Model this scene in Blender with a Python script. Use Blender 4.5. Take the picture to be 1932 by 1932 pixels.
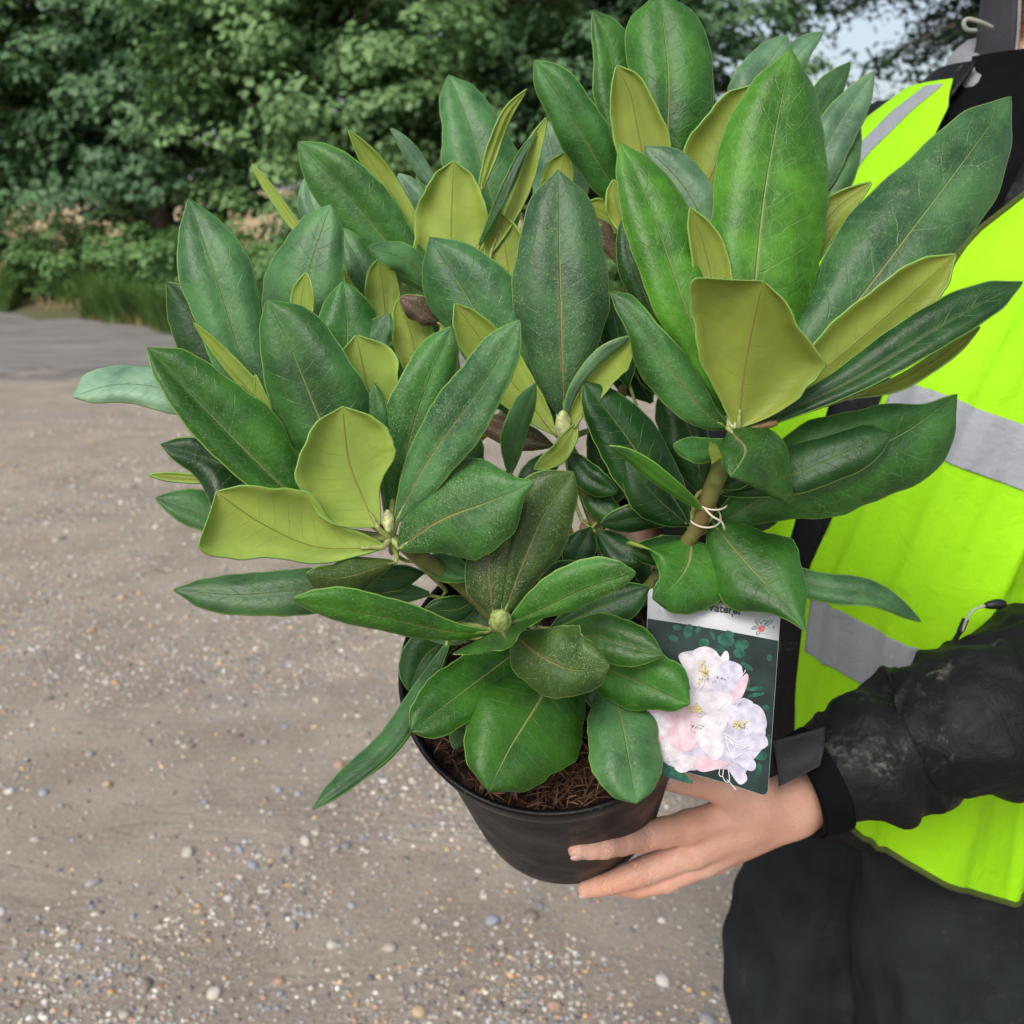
import bpy, bmesh, math, random
import numpy as np
from mathutils import Vector

for o in list(bpy.data.objects):
    bpy.data.objects.remove(o, do_unlink=True)
SC = bpy.context.scene
COL = SC.collection
R = math.radians

# ------------------------------------------------------------------ camera
FPX, HALF = 1937.0, 966.0            # focal length and half width in picture units
PITCH = R(16.3)
CAMZ = 1.40
cam_d = bpy.data.cameras.new('camera')
cam = bpy.data.objects.new('camera', cam_d)
COL.objects.link(cam)
cam.location = (0, 0, CAMZ)
cam.rotation_euler = (math.pi/2 - PITCH, 0, 0)
cam_d.sensor_width = 36.0
cam_d.lens = 36.0*FPX/(2*HALF)
cam_d.clip_start = 0.02
cam_d.clip_end = 3000
cam_d.dof.use_dof = True
cam_d.dof.focus_distance = 0.64
cam_d.dof.aperture_fstop = 11.0
SC.camera = cam

# ------------------------------------------------------------------ world and sun
SUN_EL, SUN_AZ = R(44), R(205)       # azimuth measured from +Y towards +X
w = bpy.data.worlds.new('World'); SC.world = w; w.use_nodes = True
wn = w.node_tree; wn.nodes.clear()
sky = wn.nodes.new('ShaderNodeTexSky'); sky.sky_type = 'NISHITA'; sky.sun_disc = False
sky.sun_elevation = SUN_EL; sky.sun_rotation = SUN_AZ
sky.air_density = 1.0; sky.dust_density = 3.0; sky.ozone_density = 1.0
hs = wn.nodes.new('ShaderNodeHueSaturation'); hs.inputs['Saturation'].default_value = 0.62
bg = wn.nodes.new('ShaderNodeBackground'); bg.inputs['Strength'].default_value = 0.125
wo = wn.nodes.new('ShaderNodeOutputWorld')
wn.links.new(sky.outputs[0], hs.inputs['Color']); wn.links.new(hs.outputs[0], bg.inputs['Color'])
wn.links.new(bg.outputs[0], wo.inputs['Surface'])
sd = bpy.data.lights.new('sun', 'SUN'); sd.energy = 1.5; sd.angle = R(28); sd.color = (1.0, 0.965, 0.92)
so = bpy.data.objects.new('sun', sd); COL.objects.link(so)
sdir = Vector((math.sin(SUN_AZ)*math.cos(SUN_EL), math.cos(SUN_AZ)*math.cos(SUN_EL), math.sin(SUN_EL)))
so.rotation_euler = sdir.to_track_quat('Z', 'Y').to_euler()
so.location = sdir*30
SC.view_settings.view_transform = 'Standard'
SC.view_settings.look = 'None'
SC.view_settings.exposure = 0.5
SC.view_settings.gamma = 1.0
SC.view_settings.use_curve_mapping = False

# ------------------------------------------------------------------ helpers
CF = np.array([0, math.cos(PITCH), -math.sin(PITCH)])
CR = np.array([1.0, 0, 0])
CU = np.array([0, math.sin(PITCH), math.cos(PITCH)])
C0 = np.array([0, 0, CAMZ])
def P(x, y, D):
    """place in the world seen at picture position x, y and D metres along the axis"""
    return C0 + D*CF + D*(x-HALF)/FPX*CR + D*(HALF-y)/FPX*CU
def PA(x, y, D):
    x = np.asarray(x, float); y = np.asarray(y, float); D = np.asarray(D, float)
    return C0 + D[..., None]*CF + (D*(x-HALF)/FPX)[..., None]*CR + (D*(HALF-y)/FPX)[..., None]*CU

def tag(o, label=None, cat=None, group=None, kind=None):
    if label: o['label'] = label
    if cat: o['category'] = cat
    if group: o['group'] = group
    if kind: o['kind'] = kind
    return o
def empty(name, loc):
    o = bpy.data.objects.new(name, None); o.empty_display_size = 0.05
    COL.objects.link(o); o.location = [float(c) for c in loc]
    return o
def origin_of(parent):
    v = np.zeros(3)
    while parent is not None:
        v = v + np.array(parent.location); parent = parent.parent
    return v
def mk(name, verts, faces, mats, parent=None, midx=None, smooth=True, uv=None, col=None, origin=None):
    """verts in world space; the object sits at its parent's origin (or at `origin`)"""
    verts = np.asarray(verts, dtype=np.float64)
    po = origin_of(parent)
    org = po if origin is None else np.asarray(origin, float)
    me = bpy.data.meshes.new(name)
    if isinstance(faces, np.ndarray):
        v = (verts-org).astype(np.float32)
        n, k = faces.shape
        me.vertices.add(len(v)); me.vertices.foreach_set('co', v.ravel())
        me.loops.add(n*k); me.loops.foreach_set('vertex_index', faces.astype(np.int32).ravel())
        me.polygons.add(n); me.polygons.foreach_set('loop_start', np.arange(0, n*k, k, dtype=np.int32))
        me.update(calc_edges=True)
    else:
        me.from_pydata((verts-org).tolist(), [], faces); me.update()
    if not isinstance(mats, (list, tuple)): mats = [mats]
    for m in mats: me.materials.append(m)
    if midx is not None: me.polygons.foreach_set('material_index', np.asarray(midx, dtype=np.int32))
    if smooth: me.polygons.foreach_set('use_smooth', np.ones(len(me.polygons), dtype=bool))
    if uv is not None:
        ul = me.uv_layers.new(name='UVMap')
        li = np.zeros(len(me.loops), dtype=np.int32); me.loops.foreach_get('vertex_index', li)
        ul.data.foreach_set('uv', np.asarray(uv, dtype=np.float32)[li].ravel())
    if col is not None:
        at = me.color_attributes.new('tint', 'FLOAT_COLOR', 'POINT')
        c = np.ones((len(verts), 4), dtype=np.float32); c[:, :3] = col
        at.data.foreach_set('color', c.ravel())
    me.validate()
    o = bpy.data.objects.new(name, me); COL.objects.link(o)
    if parent is not None: o.parent = parent
    o.location = [float(c) for c in (org-po)]
    return o

def merge(parts):
    """join several (verts, faces[list], material index) into one"""
    V, F, M, n = [], [], [], 0
    for v, f, m in parts:
        v = np.asarray(v, float)
        V.append(v); F += [tuple(int(i)+n for i in q) for q in f]; M += [m]*len(f); n += len(v)
    return np.concatenate(V), F, M

def crom(pts, n):
    """Catmull-Rom through the points, n samples evenly spread along it"""
    pts = np.asarray(pts, float)
    if len(pts) == 2:
        t = np.linspace(0, 1, n)[:, None]; return pts[0]*(1-t)+pts[1]*t
    ext = np.vstack([2*pts[0]-pts[1], pts, 2*pts[-1]-pts[-2]])
    out = []
    for i in range(len(pts)-1):
        p0, p1, p2, p3 = ext[i:i+4]
        for t in np.linspace(0, 1, 16, endpoint=False):
            out.append(0.5*((2*p1)+(-p0+p2)*t+(2*p0-5*p1+4*p2-p3)*t*t+(-p0+3*p1-3*p2+p3)*t**3))
    out.append(pts[-1]); out = np.array(out)
    s = np.concatenate([[0], np.cumsum(np.linalg.norm(np.diff(out, axis=0), axis=1))])
    q = np.linspace(0, s[-1], n)
    return np.stack([np.interp(q, s, out[:, k]) for k in range(out.shape[1])], 1)

def frames(path):
    T = np.gradient(path, axis=0); T /= np.linalg.norm(T, axis=1)[:, None]
    a = np.array([0, 0, 1.0]) if abs(T[0][2]) < 0.9 else np.array([1.0, 0, 0])
    n = np.cross(T[0], a); n /= np.linalg.norm(n)
    N = [n]
    for i in range(1, len(path)):
        n = N[-1]-T[i]*np.dot(N[-1], T[i]); n /= np.linalg.norm(n); N.append(n)
    N = np.array(N); B = np.cross(T, N)
    return T, N, B
def tube(path, rad, ns=10, cap=True):
    """swept tube; rad: scalar or per-point array"""
    path = np.asarray(path, float); m = len(path)
    rad = np.broadcast_to(np.asarray(rad, float), (m,))
    T, N, B = frames(path)
    a = np.linspace(0, 2*np.pi, ns, endpoint=False)
    V = path[:, None, :] + rad[:, None, None]*(np.cos(a)[None, :, None]*N[:, None, :]+np.sin(a)[None, :, None]*B[:, None, :])
    V = V.reshape(-1, 3); F = []
    for i in range(m-1):
        for j in range(ns):
            k = (j+1) % ns
            F.append((i*ns+j, i*ns+k, (i+1)*ns+k, (i+1)*ns+j))
    if cap:
        F.append(tuple(range(ns-1, -1, -1))); F.append(tuple((m-1)*ns+j for j in range(ns)))
    return V, F
def gridfaces(n, m, wrap=False):
    F = []
    for i in range(n-1):
        for j in range(m if wrap else m-1):
            k = (j+1) % m
            F.append((i*m+j, i*m+k, (i+1)*m+k, (i+1)*m+j))
    return F

# smooth value noise for shapes (numpy)
_rs = np.random.RandomState(7)
_NT = _rs.rand(64, 64, 64).astype(np.float32)
def vnoise(p, s=1.0):
    q = np.asarray(p)*s; i = np.floor(q).astype(int); f = q-i; f = f*f*(3-2*f)
    r = 0
    for dx in (0, 1):
        for dy in (0, 1):
            for dz in (0, 1):
                wgt = (f[..., 0] if dx else 1-f[..., 0])*(f[..., 1] if dy else 1-f[..., 1])*(f[..., 2] if dz else 1-f[..., 2])
                r = r + wgt*_NT[(i[..., 0]+dx) % 64, (i[..., 1]+dy) % 64, (i[..., 2]+dz) % 64]
    return r*2-1

# implicit shapes -> mesh
def surface_nets(f, lo, h):
    s = f < 0
    nx, ny, nz = f.shape
    cs = np.zeros((nx-1, ny-1, nz-1), dtype=np.int8)
    for dx in (0, 1):
        for dy in (0, 1):
            for dz in (0, 1):
                cs += s[dx:nx-1+dx, dy:ny-1+dy, dz:nz-1+dz]
    act = (cs > 0) & (cs < 8)
    ci = np.argwhere(act); idx = -np.ones(act.shape, dtype=np.int64); idx[act] = np.arange(len(ci))
    acc = np.zeros((len(ci), 3)); cnt = np.zeros(len(ci))
    cor = [(a, b, c) for a in (0, 1) for b in (0, 1) for c in (0, 1)]
    for a in cor:
        for ax in range(3):
            if a[ax] == 0:
                b = list(a); b[ax] = 1
                fa = f[ci[:, 0]+a[0], ci[:, 1]+a[1], ci[:, 2]+a[2]]; fb = f[ci[:, 0]+b[0], ci[:, 1]+b[1], ci[:, 2]+b[2]]
                m = (fa < 0) != (fb < 0)
                t = np.where(m, fa/np.where(m, fa-fb, 1), 0)
                p = np.tile(np.array(a, float), (len(ci), 1)); p[:, ax] = t
                acc[m] += p[m]; cnt[m] += 1
    V = lo + h*(ci + acc/cnt[:, None])
    Fs = []
    for ax in range(3):
        o1, o2 = [(1, 2), (2, 0), (0, 1)][ax]
        sl0 = [slice(None)]*3; sl1 = [slice(None)]*3
        sl0[ax] = slice(0, -1); sl1[ax] = slice(1, None)
        e = np.argwhere(s[tuple(sl0)] != s[tuple(sl1)])
        e = e[(e[:, o1] > 0) & (e[:, o2] > 0) & (e[:, o1] < f.shape[o1]-1) & (e[:, o2] < f.shape[o2]-1)]
        inside = s[e[:, 0], e[:, 1], e[:, 2]]
        def c(d1, d2):
            q = e.copy(); q[:, o1] -= d1; q[:, o2] -= d2
            return idx[q[:, 0], q[:, 1], q[:, 2]]
        quad = np.stack([c(1, 1), c(0, 1), c(0, 0), c(1, 0)], 1)
        quad[~inside] = quad[~inside][:, ::-1]
        Fs.append(quad)
    return V, np.concatenate(Fs)
def smin(a, b, k):
    hh = np.clip(0.5+0.5*(b-a)/k, 0, 1)
    return b*(1-hh)+a*hh-k*hh*(1-hh)
def sd_cone(X, a, b, ra, rb, flat=None):
    a = np.asarray(a, np.float32); b = np.asarray(b, np.float32); ab = b-a
    t = np.clip(((X-a)@ab)/max(ab@ab, 1e-12), 0, 1)
    d = X-(a+t[..., None]*ab)
    if flat is not None:
        ax, s = flat; ax = np.asarray(ax)/np.linalg.norm(ax)
        d = d + (d@ax)[..., None]*ax*(s-1)
    return np.sqrt(np.einsum('...i,...i->...', d, d))-(ra+(rb-ra)*t)
def sd_ell(X, c, r, axes=None):
    d = X-np.asarray(c, np.float32)
    if axes is not None: d = d@np.asarray(axes, np.float32).T
    r = np.asarray(r, np.float32)
    k0 = np.linalg.norm(d/r, axis=-1); k1 = np.linalg.norm(d/(r*r), axis=-1)
    return k0*(k0-1)/np.maximum(k1, 1e-9)
def sdf_mesh(fn, lo, hi, h):
    lo = np.asarray(lo, float); hi = np.asarray(hi, float)
    n = np.ceil((hi-lo)/h).astype(int)+1
    ax = [lo[i]+h*np.arange(n[i]) for i in range(3)]
    X = np.stack(np.meshgrid(*ax, indexing='ij'), -1).astype(np.float32)
    f = fn(X).astype(np.float64)
    return surface_nets(f, lo, h)
def relax(V, F, it=2, lam=0.5):
    V = V.copy(); n = len(V)
    for _ in range(it):
        acc = np.zeros_like(V); c = np.zeros(n)
        for k in range(F.shape[1]):
            a, b = F[:, k], F[:, (k+1) % F.shape[1]]
            np.add.at(acc, a, V[b]); np.add.at(c, a, 1)
            np.add.at(acc, b, V[a]); np.add.at(c, b, 1)
        V += lam*(acc/np.maximum(c, 1)[:, None]-V)
    return V
def vnormals(V, F):
    n = np.cross(V[F[:, 2]]-V[F[:, 0]], V[F[:, -1]]-V[F[:, 1]])
    N = np.zeros_like(V)
    for k in range(F.shape[1]): np.add.at(N, F[:, k], n)
    return N/np.maximum(np.linalg.norm(N, axis=1), 1e-12)[:, None]

# ------------------------------------------------------------------ material building
class G:
    def __init__(s, name):
        s.m = bpy.data.materials.new(name); s.m.use_nodes = True
        s.nt = s.m.node_tree; s.b = s.nt.nodes['Principled BSDF']; s.out = s.nt.nodes['Material Output']
    def put(s, sock, v):
        if isinstance(v, bpy.types.NodeSocket): s.nt.links.new(v, sock)
        elif v is not None:
            if hasattr(sock.default_value, '__len__') and len(sock.default_value) == 4 and len(v) == 3: v = (*v, 1)
            sock.default_value = v
    def n(s, t, **kw):
        nd = s.nt.nodes.new('ShaderNode'+t)
        for k, v in kw.items():
            if hasattr(nd, k) and k not in nd.inputs: setattr(nd, k, v)
            else: s.put(nd.inputs[k], v)
        return nd
    def math(s, op, a, b=None, c=None, clamp=False):
        nd = s.nt.nodes.new('ShaderNodeMath'); nd.operation = op; nd.use_clamp = clamp
        for i, v in enumerate((a, b, c)):
            if v is not None: s.put(nd.inputs[i], v)
        return nd.outputs[0]
    def mix(s, f, a, b, mode='MIX'):
        nd = s.nt.nodes.new('ShaderNodeMix'); nd.data_type = 'RGBA'; nd.blend_type = mode
        s.put(nd.inputs[0], f); s.put(nd.inputs[6], a); s.put(nd.inputs[7], b)
        return nd.outputs[2]
    def ramp(s, f, lo, hi, a=0.0, b=1.0):
        nd = s.nt.nodes.new('ShaderNodeMapRange'); nd.interpolation_type = 'SMOOTHSTEP'
        for i, v in enumerate((f, lo, hi, a, b)): s.put(nd.inputs[i], v)
        return nd.outputs[0]
    def noise(s, vec, scale, detail=3, rough=0.55, dist=0.0):
        nd = s.n('TexNoise', Scale=scale, Detail=detail, Roughness=rough, Distortion=dist)
        if vec is not None: s.put(nd.inputs['Vector'], vec)
        return nd
    def obj(s): return s.n('TexCoord').outputs['Object']
    def bump(s, h, dist, strength=1.0, normal=None):
        nd = s.n('Bump', Strength=strength, Distance=dist, Height=h)
        if normal is not None: s.put(nd.inputs['Normal'], normal)
        s.nt.links.new(nd.outputs[0], s.b.inputs['Normal']); return nd.outputs[0]
    def set(s, **kw):
        for k, v in kw.items(): s.put(s.b.inputs[k.replace('_', ' ')], v)
def simple(name, col, rough=0.6, spec=0.4, nscale=None, namt=0.25, bump=None, **kw):
    g = G(name); c = col
    if nscale:
        nz = g.noise(g.obj(), nscale).outputs[0]
        c = g.mix(g.ramp(nz, 0.3, 0.7), tuple(x*(1-namt) for x in col), tuple(min(1, x*(1+namt)) for x in col))
        if bump: g.bump(nz, bump)
    g.set(Base_Color=c, Roughness=rough, Specular_IOR_Level=spec, **kw)
    return g.m
# ================================================================== ground, road, field
def ground_mat():
    g = G('gravel_ground'); p = g.obj()
    big = g.noise(p, 0.55, 4, 0.6).outputs[0]
    med = g.noise(p, 3.2, 4, 0.6).outputs[0]
    fine = g.noise(p, 75, 6, 0.75).outputs[0]
    st = g.n('Mapping', Vector=p, Scale=(0.35, 1.5, 1.0)).outputs[0]
    patch = g.noise(st, 0.9, 5, 0.6, 0.4).outputs[0]              # worn tarmac showing through
    tar = g.ramp(patch, 0.52, 0.66)
    soil = g.mix(g.ramp(med, 0.3, 0.7), (0.24, 0.195, 0.148), (0.40, 0.335, 0.262))
    soil = g.mix(g.math('MULTIPLY', g.ramp(fine, 0.35, 0.7), 0.6), soil, (0.50, 0.44, 0.365))
    tarc = g.mix(g.ramp(fine, 0.3, 0.7), (0.23, 0.215, 0.20), (0.36, 0.34, 0.315))
    c = g.mix(g.math('MULTIPLY', tar, 0.6), soil, tarc)
    # embedded grit, two sizes
    for sc, thr, amt in ((95, 0.33, 0.8), (240, 0.36, 0.55)):
        v = g.n('TexVoronoi', Vector=p, Scale=sc, Randomness=1.0)
        rnd = g.n('SeparateColor', Color=v.outputs['Color'])
        pick = g.math('GREATER_THAN', rnd.outputs[0], 0.45)
        disc = g.ramp(v.outputs['Distance'], thr, thr-0.1)
        cr = g.n('ValToRGB', Fac=rnd.outputs[1])
        el = cr.color_ramp.elements
        el[0].color = (0.12, 0.115, 0.11, 1); el[1].color = (0.62, 0.57, 0.5, 1)
        for q, cc in ((0.25, (0.26, 0.27, 0.29, 1)), (0.45, (0.42, 0.3, 0.19, 1)), (0.6, (0.5, 0.42, 0.32, 1)), (0.8, (0.38, 0.35, 0.33, 1))):
            e = el.new(q); e.color = cc
        k = g.math('MULTIPLY', g.math('MULTIPLY', disc, pick), amt)
        k = g.math('MULTIPLY', k, g.math('SUBTRACT', 1.0, g.math('MULTIPLY', tar, 0.6)))
        c = g.mix(k, c, cr.outputs[0])
    c = g.mix(g.math('MULTIPLY', g.ramp(big, 0.42, 0.62), 0.45), c, g.mix(0.5, c, (0.42, 0.33, 0.245)))
    # long dark cracks and old tarmac edges
    wv = g.noise(g.n('Mapping', Vector=p, Scale=(0.25, 1.0, 1.0)).outputs[0], 0.8, 6, 0.7, 0.3).outputs[0]
    crack = g.ramp(g.math('ABSOLUTE', g.math('SUBTRACT', wv, 0.5)), 0.010, 0.0)
    c = g.mix(g.math('MULTIPLY', crack, g.math('MULTIPLY', g.ramp(big, 0.45, 0.7), 0.4)), c, (0.11, 0.102, 0.095))
    h = g.math('ADD', g.math('MULTIPLY', fine, 0.5), g.math('ADD', med, g.math('MULTIPLY', crack, -0.15)))
    g.bump(h, 0.016, 1.0)
    g.set(Base_Color=c, Roughness=0.8, Specular_IOR_Level=0.35)
    return g.m
GRM = ground_mat()
gr_v = [(-250, -60, 0), (250, -60, 0), (250, 26, 0), (-250, 26, 0), (250, 120, 2.6), (-250, 120, 2.6), (250, 400, 9), (-250, 400, 9)]
ground = mk('ground', gr_v[:4], [(0, 1, 2, 3)], GRM, smooth=False); tag(ground, kind='structure')

def road_mat():
    g = G('worn_tarmac'); p = g.obj()
    st = g.n('Mapping', Vector=p, Scale=(0.6, 1.6, 1.0)).outputs[0]
    a = g.noise(st, 1.6, 6, 0.7).outputs[0]; f = g.noise(p, 55, 4, 0.7).outputs[0]
    c = g.mix(g.ramp(a, 0.3, 0.7), (0.18, 0.168, 0.158), (0.31, 0.292, 0.272))
    c = g.mix(g.math('MULTIPLY', g.ramp(f, 0.45, 0.7), 0.5), c, (0.34, 0.32, 0.3))
    c = g.mix(g.math('MULTIPLY', g.ramp(g.noise(p, 2.3, 5, .7).outputs[0], 0.5, 0.7), .6), c, (0.33, 0.29, 0.24))
    g.bump(f, 0.012); g.set(Base_Color=c, Roughness=0.75, Specular_IOR_Level=0.4)
    yy = g.n('SeparateXYZ', Vector=p).outputs[1]                  # tarmac wearing away into the gravel
    edge = g.math('ADD', g.ramp(yy, 6.6, 12.0, 0.0, 1.0), g.math('MULTIPLY_ADD', g.noise(st, 2.6, 7, .72).outputs[0], 1.5, -0.85))
    tr = g.n('BsdfTransparent'); ms = g.n('MixShader', Fac=g.ramp(edge, 0.28, 0.5))
    g.nt.links.new(tr.outputs[0], ms.inputs[1]); g.nt.links.new(g.b.outputs[0], ms.inputs[2]); g.nt.links.new(ms.outputs[0], g.out.inputs['Surface'])
    return g.m
rng = np.random.RandomState(3)
def verge_y(x):                        # where the tarmac ends and the verge starts
    x = np.asarray(x, float)
    return 15.4-0.78*np.clip(x+7.7, -30, 6.0)+0.35*np.clip(x+1.7, 0, 60)+0.18*np.sin(x*2.1)+0.12*np.sin(x*5.3+1)
xs = np.linspace(-40, 40, 400)
front = 7.0+0.25*np.sin(xs*0.9)+0.18*vnoise(np.stack([xs*1.7, xs*0, xs*0], 1))+0.06*vnoise(np.stack([xs*8, xs*0, xs*0], 1))
front = np.minimum(front-0.1*np.clip(xs+5, 0, 30), verge_y(xs)-1)
back = verge_y(xs)+0.5
rv = np.concatenate([np.stack([xs, front, xs*0+0.004], 1), np.stack([xs, back, xs*0+0.004], 1)])
road = mk('road', rv, [(i, i+1, 400+i+1, 400+i) for i in range(399)], road_mat(), smooth=False); tag(road, kind='structure')

g = G('ripe_crop'); p = g.obj(); nz = g.noise(g.n('Mapping', Vector=p, Scale=(1, .15, 1)).outputs[0], 1.5, 4).outputs[0]
g.set(Base_Color=g.mix(nz, (0.38, 0.27, 0.12), (0.55, 0.42, 0.22)), Roughness=0.9); CROP = g.m
field = mk('field', [gr_v[3], gr_v[2], gr_v[4], gr_v[5], gr_v[6], gr_v[7]], [(0, 1, 2, 3), (3, 2, 4, 5)], CROP, smooth=False)
tag(field, kind='structure')

# verge soil bank under the hedge
bx = np.linspace(-45, 45, 220)
rows = [(-0.05, 0.006), (0.25, 0.05), (0.8, 0.13), (2.0, 0.25), (5.0, 0.3), (9, 0.02)]
bv = []
for dy, z in rows:
    jit = 0.09*vnoise(np.stack([bx*3, bx*0+dy, bx*0], 1))+0.05*vnoise(np.stack([bx*11, bx*0+dy, bx*0], 1))
    bv.append(np.stack([bx, verge_y(bx)+dy+(jit if dy < 1 else 0), bx*0+z+(0.06*vnoise(np.stack([bx*2, bx*0+dy*3, bx*0], 1)) if z > .1 else 0)], 1))
g = G('verge_soil'); nz = g.noise(g.obj(), 9, 4).outputs[0]
g.set(Base_Color=g.mix(nz, (0.06, 0.065, 0.028), (0.17, 0.15, 0.075)), Roughness=0.95); g.bump(nz, 0.03)
bank = mk('verge', np.concatenate(bv), gridfaces(len(rows), 220), g.m); tag(bank, kind='structure')

# ------------------------------------------------------------------ foliage
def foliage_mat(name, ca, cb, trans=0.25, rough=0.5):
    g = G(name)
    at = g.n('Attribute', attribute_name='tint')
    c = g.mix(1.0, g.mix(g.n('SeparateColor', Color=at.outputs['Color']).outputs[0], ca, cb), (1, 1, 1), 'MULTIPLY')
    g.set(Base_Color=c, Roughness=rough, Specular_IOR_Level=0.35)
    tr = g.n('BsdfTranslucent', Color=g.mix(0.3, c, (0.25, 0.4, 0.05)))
    ms = g.n('MixShader', Fac=trans)
    g.nt.links.new(g.b.outputs[0], ms.inputs[1]); g.nt.links.new(tr.outputs[0], ms.inputs[2])
    g.nt.links.new(ms.outputs[0], g.out.inputs['Surface'])
    return g.m
MAPLE = foliage_mat('maple_leaf', (0.055, 0.145, 0.055), (0.28, 0.45, 0.17))
DARKL = foliage_mat('dark_leaf', (0.032, 0.09, 0.045), (0.16, 0.29, 0.125), 0.18)
BUSHL = foliage_mat('bramble_leaf', (0.05, 0.14, 0.04), (0.22, 0.39, 0.13))
GRASS = foliage_mat('grass_blade', (0.06, 0.16, 0.035), (0.2, 0.3, 0.09), 0.3)
STRAW = foliage_mat('dry_grass', (0.3, 0.2, 0.09), (0.55, 0.4, 0.2), 0.2)
CONIF = foliage_mat('conifer_spray', (0.008, 0.022, 0.014), (0.03, 0.065, 0.035), 0.1)
BARK = simple('bark', (0.10, 0.08, 0.06), 0.9, 0.2, 12, 0.5, 0.02)

def leaf_cloud(pos, nrm, size, rng, aspect=0.72, fold=0.25, droop=0.5):
    """one lobed leaf blade (6 triangles) at each place"""
    n = len(pos)
    nrm = nrm/np.maximum(np.linalg.norm(nrm, axis=1), 1e-9)[:, None]
    t = rng.randn(n, 3); t[:, 2] -= droop
    t -= nrm*(t*nrm).sum(1)[:, None]; t /= np.maximum(np.linalg.norm(t, axis=1), 1e-9)[:, None]
    b = np.cross(nrm, t)
    s = size[:, None]
    # base, notch points, lobes, tip
    sh = [(0, 0, 0), (0.3, 0.62, fold), (0.48, 0.3, fold*.5), (0.72, 0.42, fold*.7), (1.0, 0, 0), (0.72, -0.42, fold*.7), (0.48, -0.3, fold*.5), (0.3, -0.62, fold)]
    V = np.stack([pos+s*(a*t+aspect*bb*b+c*0.5*nrm) for a, bb, c in sh], 1).reshape(-1, 3)
    base = (np.arange(n)*8)[:, None]
    tri = np.array([[0, 1, 2], [0, 2, 4], [2, 3, 4], [0, 4, 6], [4, 5, 6], [0, 6, 7]])
    F = (base[:, :, None]+tri[None]).reshape(-1, 3)
    return V, F
def crown_points(rng, c, rad, nclump, per, crad, zmin=None, shell=0.55):
    """places of leaves gathered in clumps through an uneven ellipsoid"""
    P_, N_, T_ = [], [], []
    c = np.asarray(c); rad = np.asarray(rad)
    k = 0
    while k < nclump:
        d = rng.randn(3); d /= np.linalg.norm(d)
        r = rng.rand()**shell
        wob = 1+0.30*vnoise(d[None]*2.2+c)[0]
        q = c+d*rad*r*wob
        if zmin is not None and q[2] < zmin+rng.rand()*0.3: continue
        k += 1
        m = int(per*(0.6+0.8*rng.rand()))
        cr = crad*(0.6+0.8*rng.rand())
        u = rng.randn(m, 3); u /= np.linalg.norm(u, axis=1)[:, None]
        u[:, 2] = np.where(u[:, 2] < -0.3, -u[:, 2]*0.6, u[:, 2])
        rr = cr*rng.rand(m)**0.4
        out = d*0.6
        pp = q+u*rr[:, None]*np.array([1, 1, 0.7])
        P_.append(pp); N_.append(u*0.7+out+np.array([0, 0, 0.7])+rng.randn(m, 3)*0.35)
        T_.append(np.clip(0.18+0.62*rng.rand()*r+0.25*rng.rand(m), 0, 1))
    return np.concatenate(P_), np.concatenate(N_), np.concatenate(T_)
def add_tree(name, label, x, y, h, rad, zc, mat, seed, nclump, per, crad, lsize, zmin, group=None, lean=0.0):
    rg = np.random.RandomState(seed)
    base = np.array([x, y, 0.15])
    t = empty(name, base); tag(t, label, 'tree', group)
    trunk = crom([base-[0, 0, .2], base+[lean*.2, .1, h*.3], base+[lean*.6, -.1, h*.6], base+[lean, 0, h*.92]], 14)
    parts = [(*tube(trunk, np.linspace(0.2, 0.03, 14)*h/7, 9), 0)]
    for i in range(16):
        f = 0.16+0.72*i/16; p0 = trunk[int(f*13)]
        a = i*2.4+rg.rand(); L = rad[0]*(0.95-0.5*f)
        e = p0+[math.cos(a)*L, math.sin(a)*L, L*(0.15+0.5*f)-0.2]
        br = crom([p0, (p0+e)/2+[0, 0, .25], e], 7)
        parts.append((*tube(br, np.linspace(0.07, 0.012, 7)*h/7*(1.2-f), 6), 0))
    V, F, M_ = merge(parts); mk('trunk', V, F, BARK, t)
    pp, nn, tt = crown_points(rg, base+[lean*.5, 0, zc], rad, nclump, per, crad, zmin)
    V, F = leaf_cloud(pp, nn, lsize*(0.6+0.7*rg.rand(len(pp))), rg)
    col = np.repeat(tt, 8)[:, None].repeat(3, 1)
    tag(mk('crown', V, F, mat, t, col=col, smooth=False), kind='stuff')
    return t
GT = 'broadleaf trees along the verge'
add_tree('maple_tree', 'pale lit maple at the far end of the verge, by the dry grass', -9.6, 17.0, 7.5, (3.6, 2.6, 3.5), 3.5, MAPLE, 11, 340, 110, 0.5, 0.115, 0.75, GT)
add_tree('maple_tree', 'dark full maple with golden crop showing under its crown', -5.4, 16.4, 7.8, (3.3, 2.5, 3.8), 3.7, DARKL, 12, 390, 110, 0.5, 0.115, 0.95, GT)
add_tree('maple_tree', 'maple with light green sprays behind the top of the shrub', -2.1, 14.6, 7.2, (2.9, 2.1, 3.5), 3.4, MAPLE, 13, 380, 110, 0.45, 0.105, 0.95, GT)
add_tree('maple_tree', 'dark low maple behind the shrub, next to the conifer', 1.6, 15.0, 7.0, (2.7, 2.2, 3.4), 3.2, DARKL, 14, 340, 110, 0.48, 0.105, 0.8, GT)
add_tree('hornbeam_tree', 'tall dark hornbeam behind the maples, toward the dry grass', -7.4, 21.5, 9.5, (4.3, 2.6, 5.0), 4.8, DARKL, 15, 300, 110, 0.7, 0.15, 1.0, 'hornbeams behind the maples')
add_tree('hornbeam_tree', 'tall dark hornbeam behind the maples, toward the conifer', -0.6, 20.5, 9.5, (4.4, 2.6, 5.0), 4.8, DARKL, 16, 300, 110, 0.7, 0.15, 1.0, 'hornbeams behind the maples')

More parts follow.
